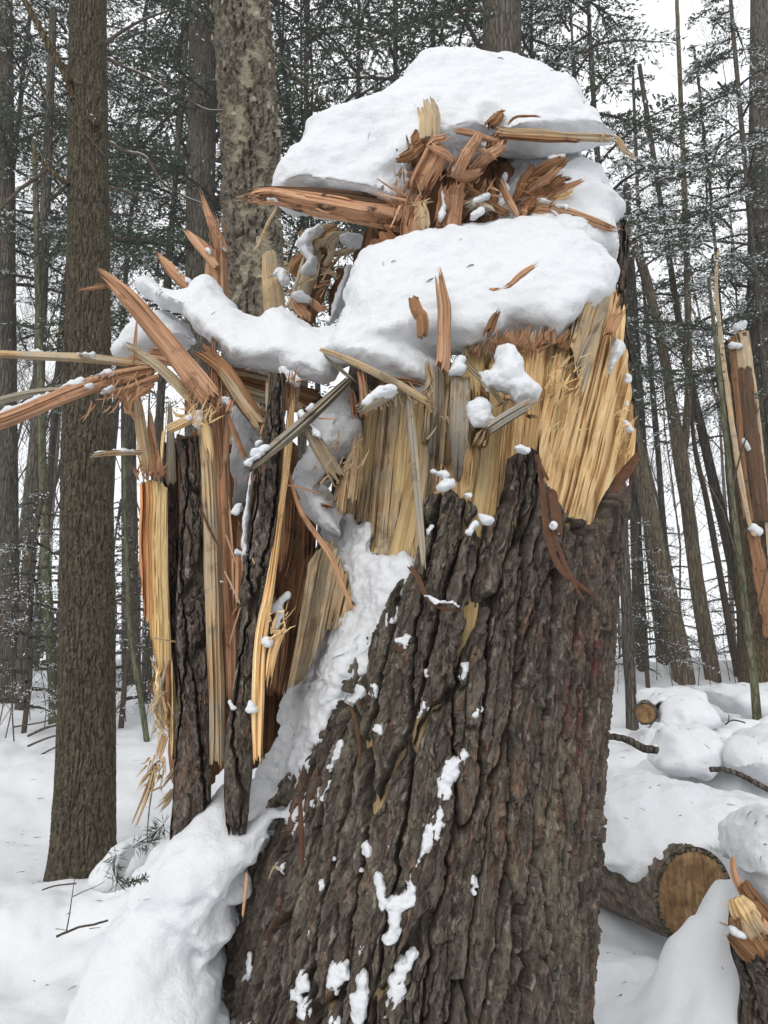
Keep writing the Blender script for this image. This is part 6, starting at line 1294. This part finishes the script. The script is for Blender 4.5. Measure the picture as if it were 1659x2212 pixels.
sprig('small dark needle sprig lying on the deep snow drift', [(745, 872), (800, 858), (862, 838)], 2.02, ln=.016, n=90)
sprig('green pine sprig sticking out of the snow behind the drift', [(790, 660), (830, 630), (895, 625)], 3.3, ln=.06, n=80)
sprig('grey green pine tuft hanging beside the bark slab', [(975, 520), (945, 550), (920, 575)], 2.9, ln=.05, n=60)
sprig('pine needles poking out beneath a small snow pillow', [(690, 700), (670, 780), (700, 870)], 3.3, ln=.06, n=110)
cap('snow_lump', 'small upright snow pillow beside the foreground hemlock', [lobe([(690, 720), (705, 660), (740, 640), (785, 660), (790, 730), (765, 810), (735, 850), (705, 850), (690, 790)], 3.35, .07, .2, R_=.07, k=7)], h=.012, seed=31, lump=(.01, 9.))
cap('snow_mound', 'soft snow hump between the hemlock and the deep drift', [lobe([(520, 830), (600, 740), (680, 640), (740, 590), (820, 610), (900, 640), (960, 700), (800, 900), (650, 930), (560, 880)], 3.75, .14, .5, R_=.14, slope=.8, k=7)], h=.02, seed=32, lump=(.02, 4.))
# --- broken stump at the lower right corner
rs = empty('broken_stump', P(1690, 2240, 3.1), 'broken reddish stump half buried in snow in the lower right corner', 'stump')
bark_slab(rs, [(1672, 1960, 170, 3.02), (1682, 2060, 180, 3.02), (1700, 2200, 180, 3.0), (1720, 2350, 190, 3.0)], 31, bulge=.5, name='bark')
for pts, w, m in [([(985, 1250), (1000, 1370), (1060, 1480), (1110, 1560)], [20, 40, 50, 40], 'orange'), ([(1000, 1490), (1040, 1560), (1090, 1640), (1110, 1720)], [90, 150, 130, 60], 'yellow'), ([(1090, 1500), (1140, 1560), (1190, 1620)], [60, 90, 90], 'brown'), ([(960, 1690), (1040, 1760), (1120, 1840)], [40, 110, 130], 'brown'),
        ([(1120, 1700), (1160, 1760), (1230, 1830)], [60, 110, 120], 'brown'), ([(910, 1632), (945, 1645), (980, 1660)], [8, 12, 6], 'tan'), ([(1140, 1600), (1175, 1680), (1200, 1760)], [60, 70, 60], 'orange'), ([(1000, 1600), (1010, 1700), (1060, 1780)], [60, 70, 40], 'brown'), ([(1060, 1560), (1110, 1660), (1170, 1740)], [80, 130, 120], 'tan'), ([(1040, 1400), (1090, 1480), (1170, 1560)], [60, 80, 60], 'brown')]:
    splinter(rs, 6, [(x, y, 2.86 + .01 * i) for i, (x, y) in enumerate(pts)], w, m, f0=.03, f1=.04, nu=11)
cap('snow_heap', 'tall snow cap on the broken stump in the lower right corner', [
    lobe([(925, 1180), (960, 1100), (1000, 1040), (1090, 990), (1190, 965), (1420, 955), (1420, 1720), (1190, 1590), (1125, 1545), (1085, 1490), (1045, 1400), (1020, 1350), (985, 1330), (920, 1330)], 3.0, .17, .4, R_=.14, slope=.35, k=6)], h=.014, seed=33, lump=(.018, 6.), fine=(.005, 24.), edge=.006)
cap('snow_lump', 'small snow pad on the torn edge of the corner stump', [lobe([(958, 1660), (1000, 1650), (1050, 1690), (1070, 1730), (1020, 1730), (970, 1700)], 2.84, .03, .05, k=6)], h=.007, seed=34, lump=(.006, 16.))
# --- needles, bark dust and twig bits scattered on the snow
def litter():
    r = np.random.RandomState(3); mb = MB(); pts = []
    for i in range(420):
        y = r.uniform(2.2, 9); x = r.uniform(-.62, .62) * y; pts.append((np.array([x, y, float(gz(x, y)) + .003]), np.array([0, 0, 1.])))
    for o in list(C.objects):
        if o.type == 'MESH' and o.name.split('.')[0] in ('snow_heap', 'snow_drift', 'snow_blanket', 'snow_mound'):
            n = len(o.data.vertices); co = np.zeros(n * 3, np.float32); o.data.vertices.foreach_get('co', co); co = co.reshape(-1, 3); no = np.zeros(n * 3, np.float32); o.data.vertex_normals.foreach_get('vector', no); no = no.reshape(-1, 3)
            ok = np.where((no[:, 2] > .1) & (no[:, 1] < .3))[0]
            for k in r.choice(ok, min(len(ok), 11)): pts.append((co[k] + no[k] * .002, no[k]))
    for p_, n_ in pts:
        d = np.cross(n_, r.normal(0, 1, 3)); d /= max(np.linalg.norm(d), 1e-6); l = r.uniform(.008, .035) * (1 + .1 * p_[1]); w = r.uniform(.0007, .0018) * (1 + .04 * p_[1])
        mb.tube(np.array([p_ - d * l * .5, p_ + n_ * .003, p_ + d * l * .5]), [w, w, w * .4], 3)
    o = link('fallen_needles', mb.mesh('fallen_needles', [M['twig']])); tag(o, 'fallen needles and bark bits scattered over the snow', 'litter', kind='stuff')
litter()
# --- thin haze of the winter air
def haze():
    x, y0, y1, z0, z1 = 150., -150., 190., -2.5, 46.
    V = [(sx * x, yy, zz) for zz in (z0, z1) for yy in (y0, y1) for sx in (-1, 1)]
    Q = [(0, 2, 3, 1), (4, 5, 7, 6), (0, 1, 5, 4), (2, 6, 7, 3), (0, 4, 6, 2), (1, 3, 7, 5)]
    m = bpy.data.materials.new('winter haze'); m.use_nodes = True; t = m.node_tree; t.nodes.clear()
    o = t.nodes.new('ShaderNodeOutputMaterial'); v = t.nodes.new('ShaderNodeVolumePrincipled'); v.inputs['Density'].default_value = HAZE; v.inputs['Color'].default_value = (.95, .96, .98, 1); v.inputs['Anisotropy'].default_value = .0
    t.links.new(v.outputs[0], o.inputs['Volume'])
    ob = link('haze', mesh_np('haze', V, Q, smooth=False, mats=[m])); tag(ob, 'thin pale winter haze between the trees', kind='stuff')
HAZE = .0015
haze()
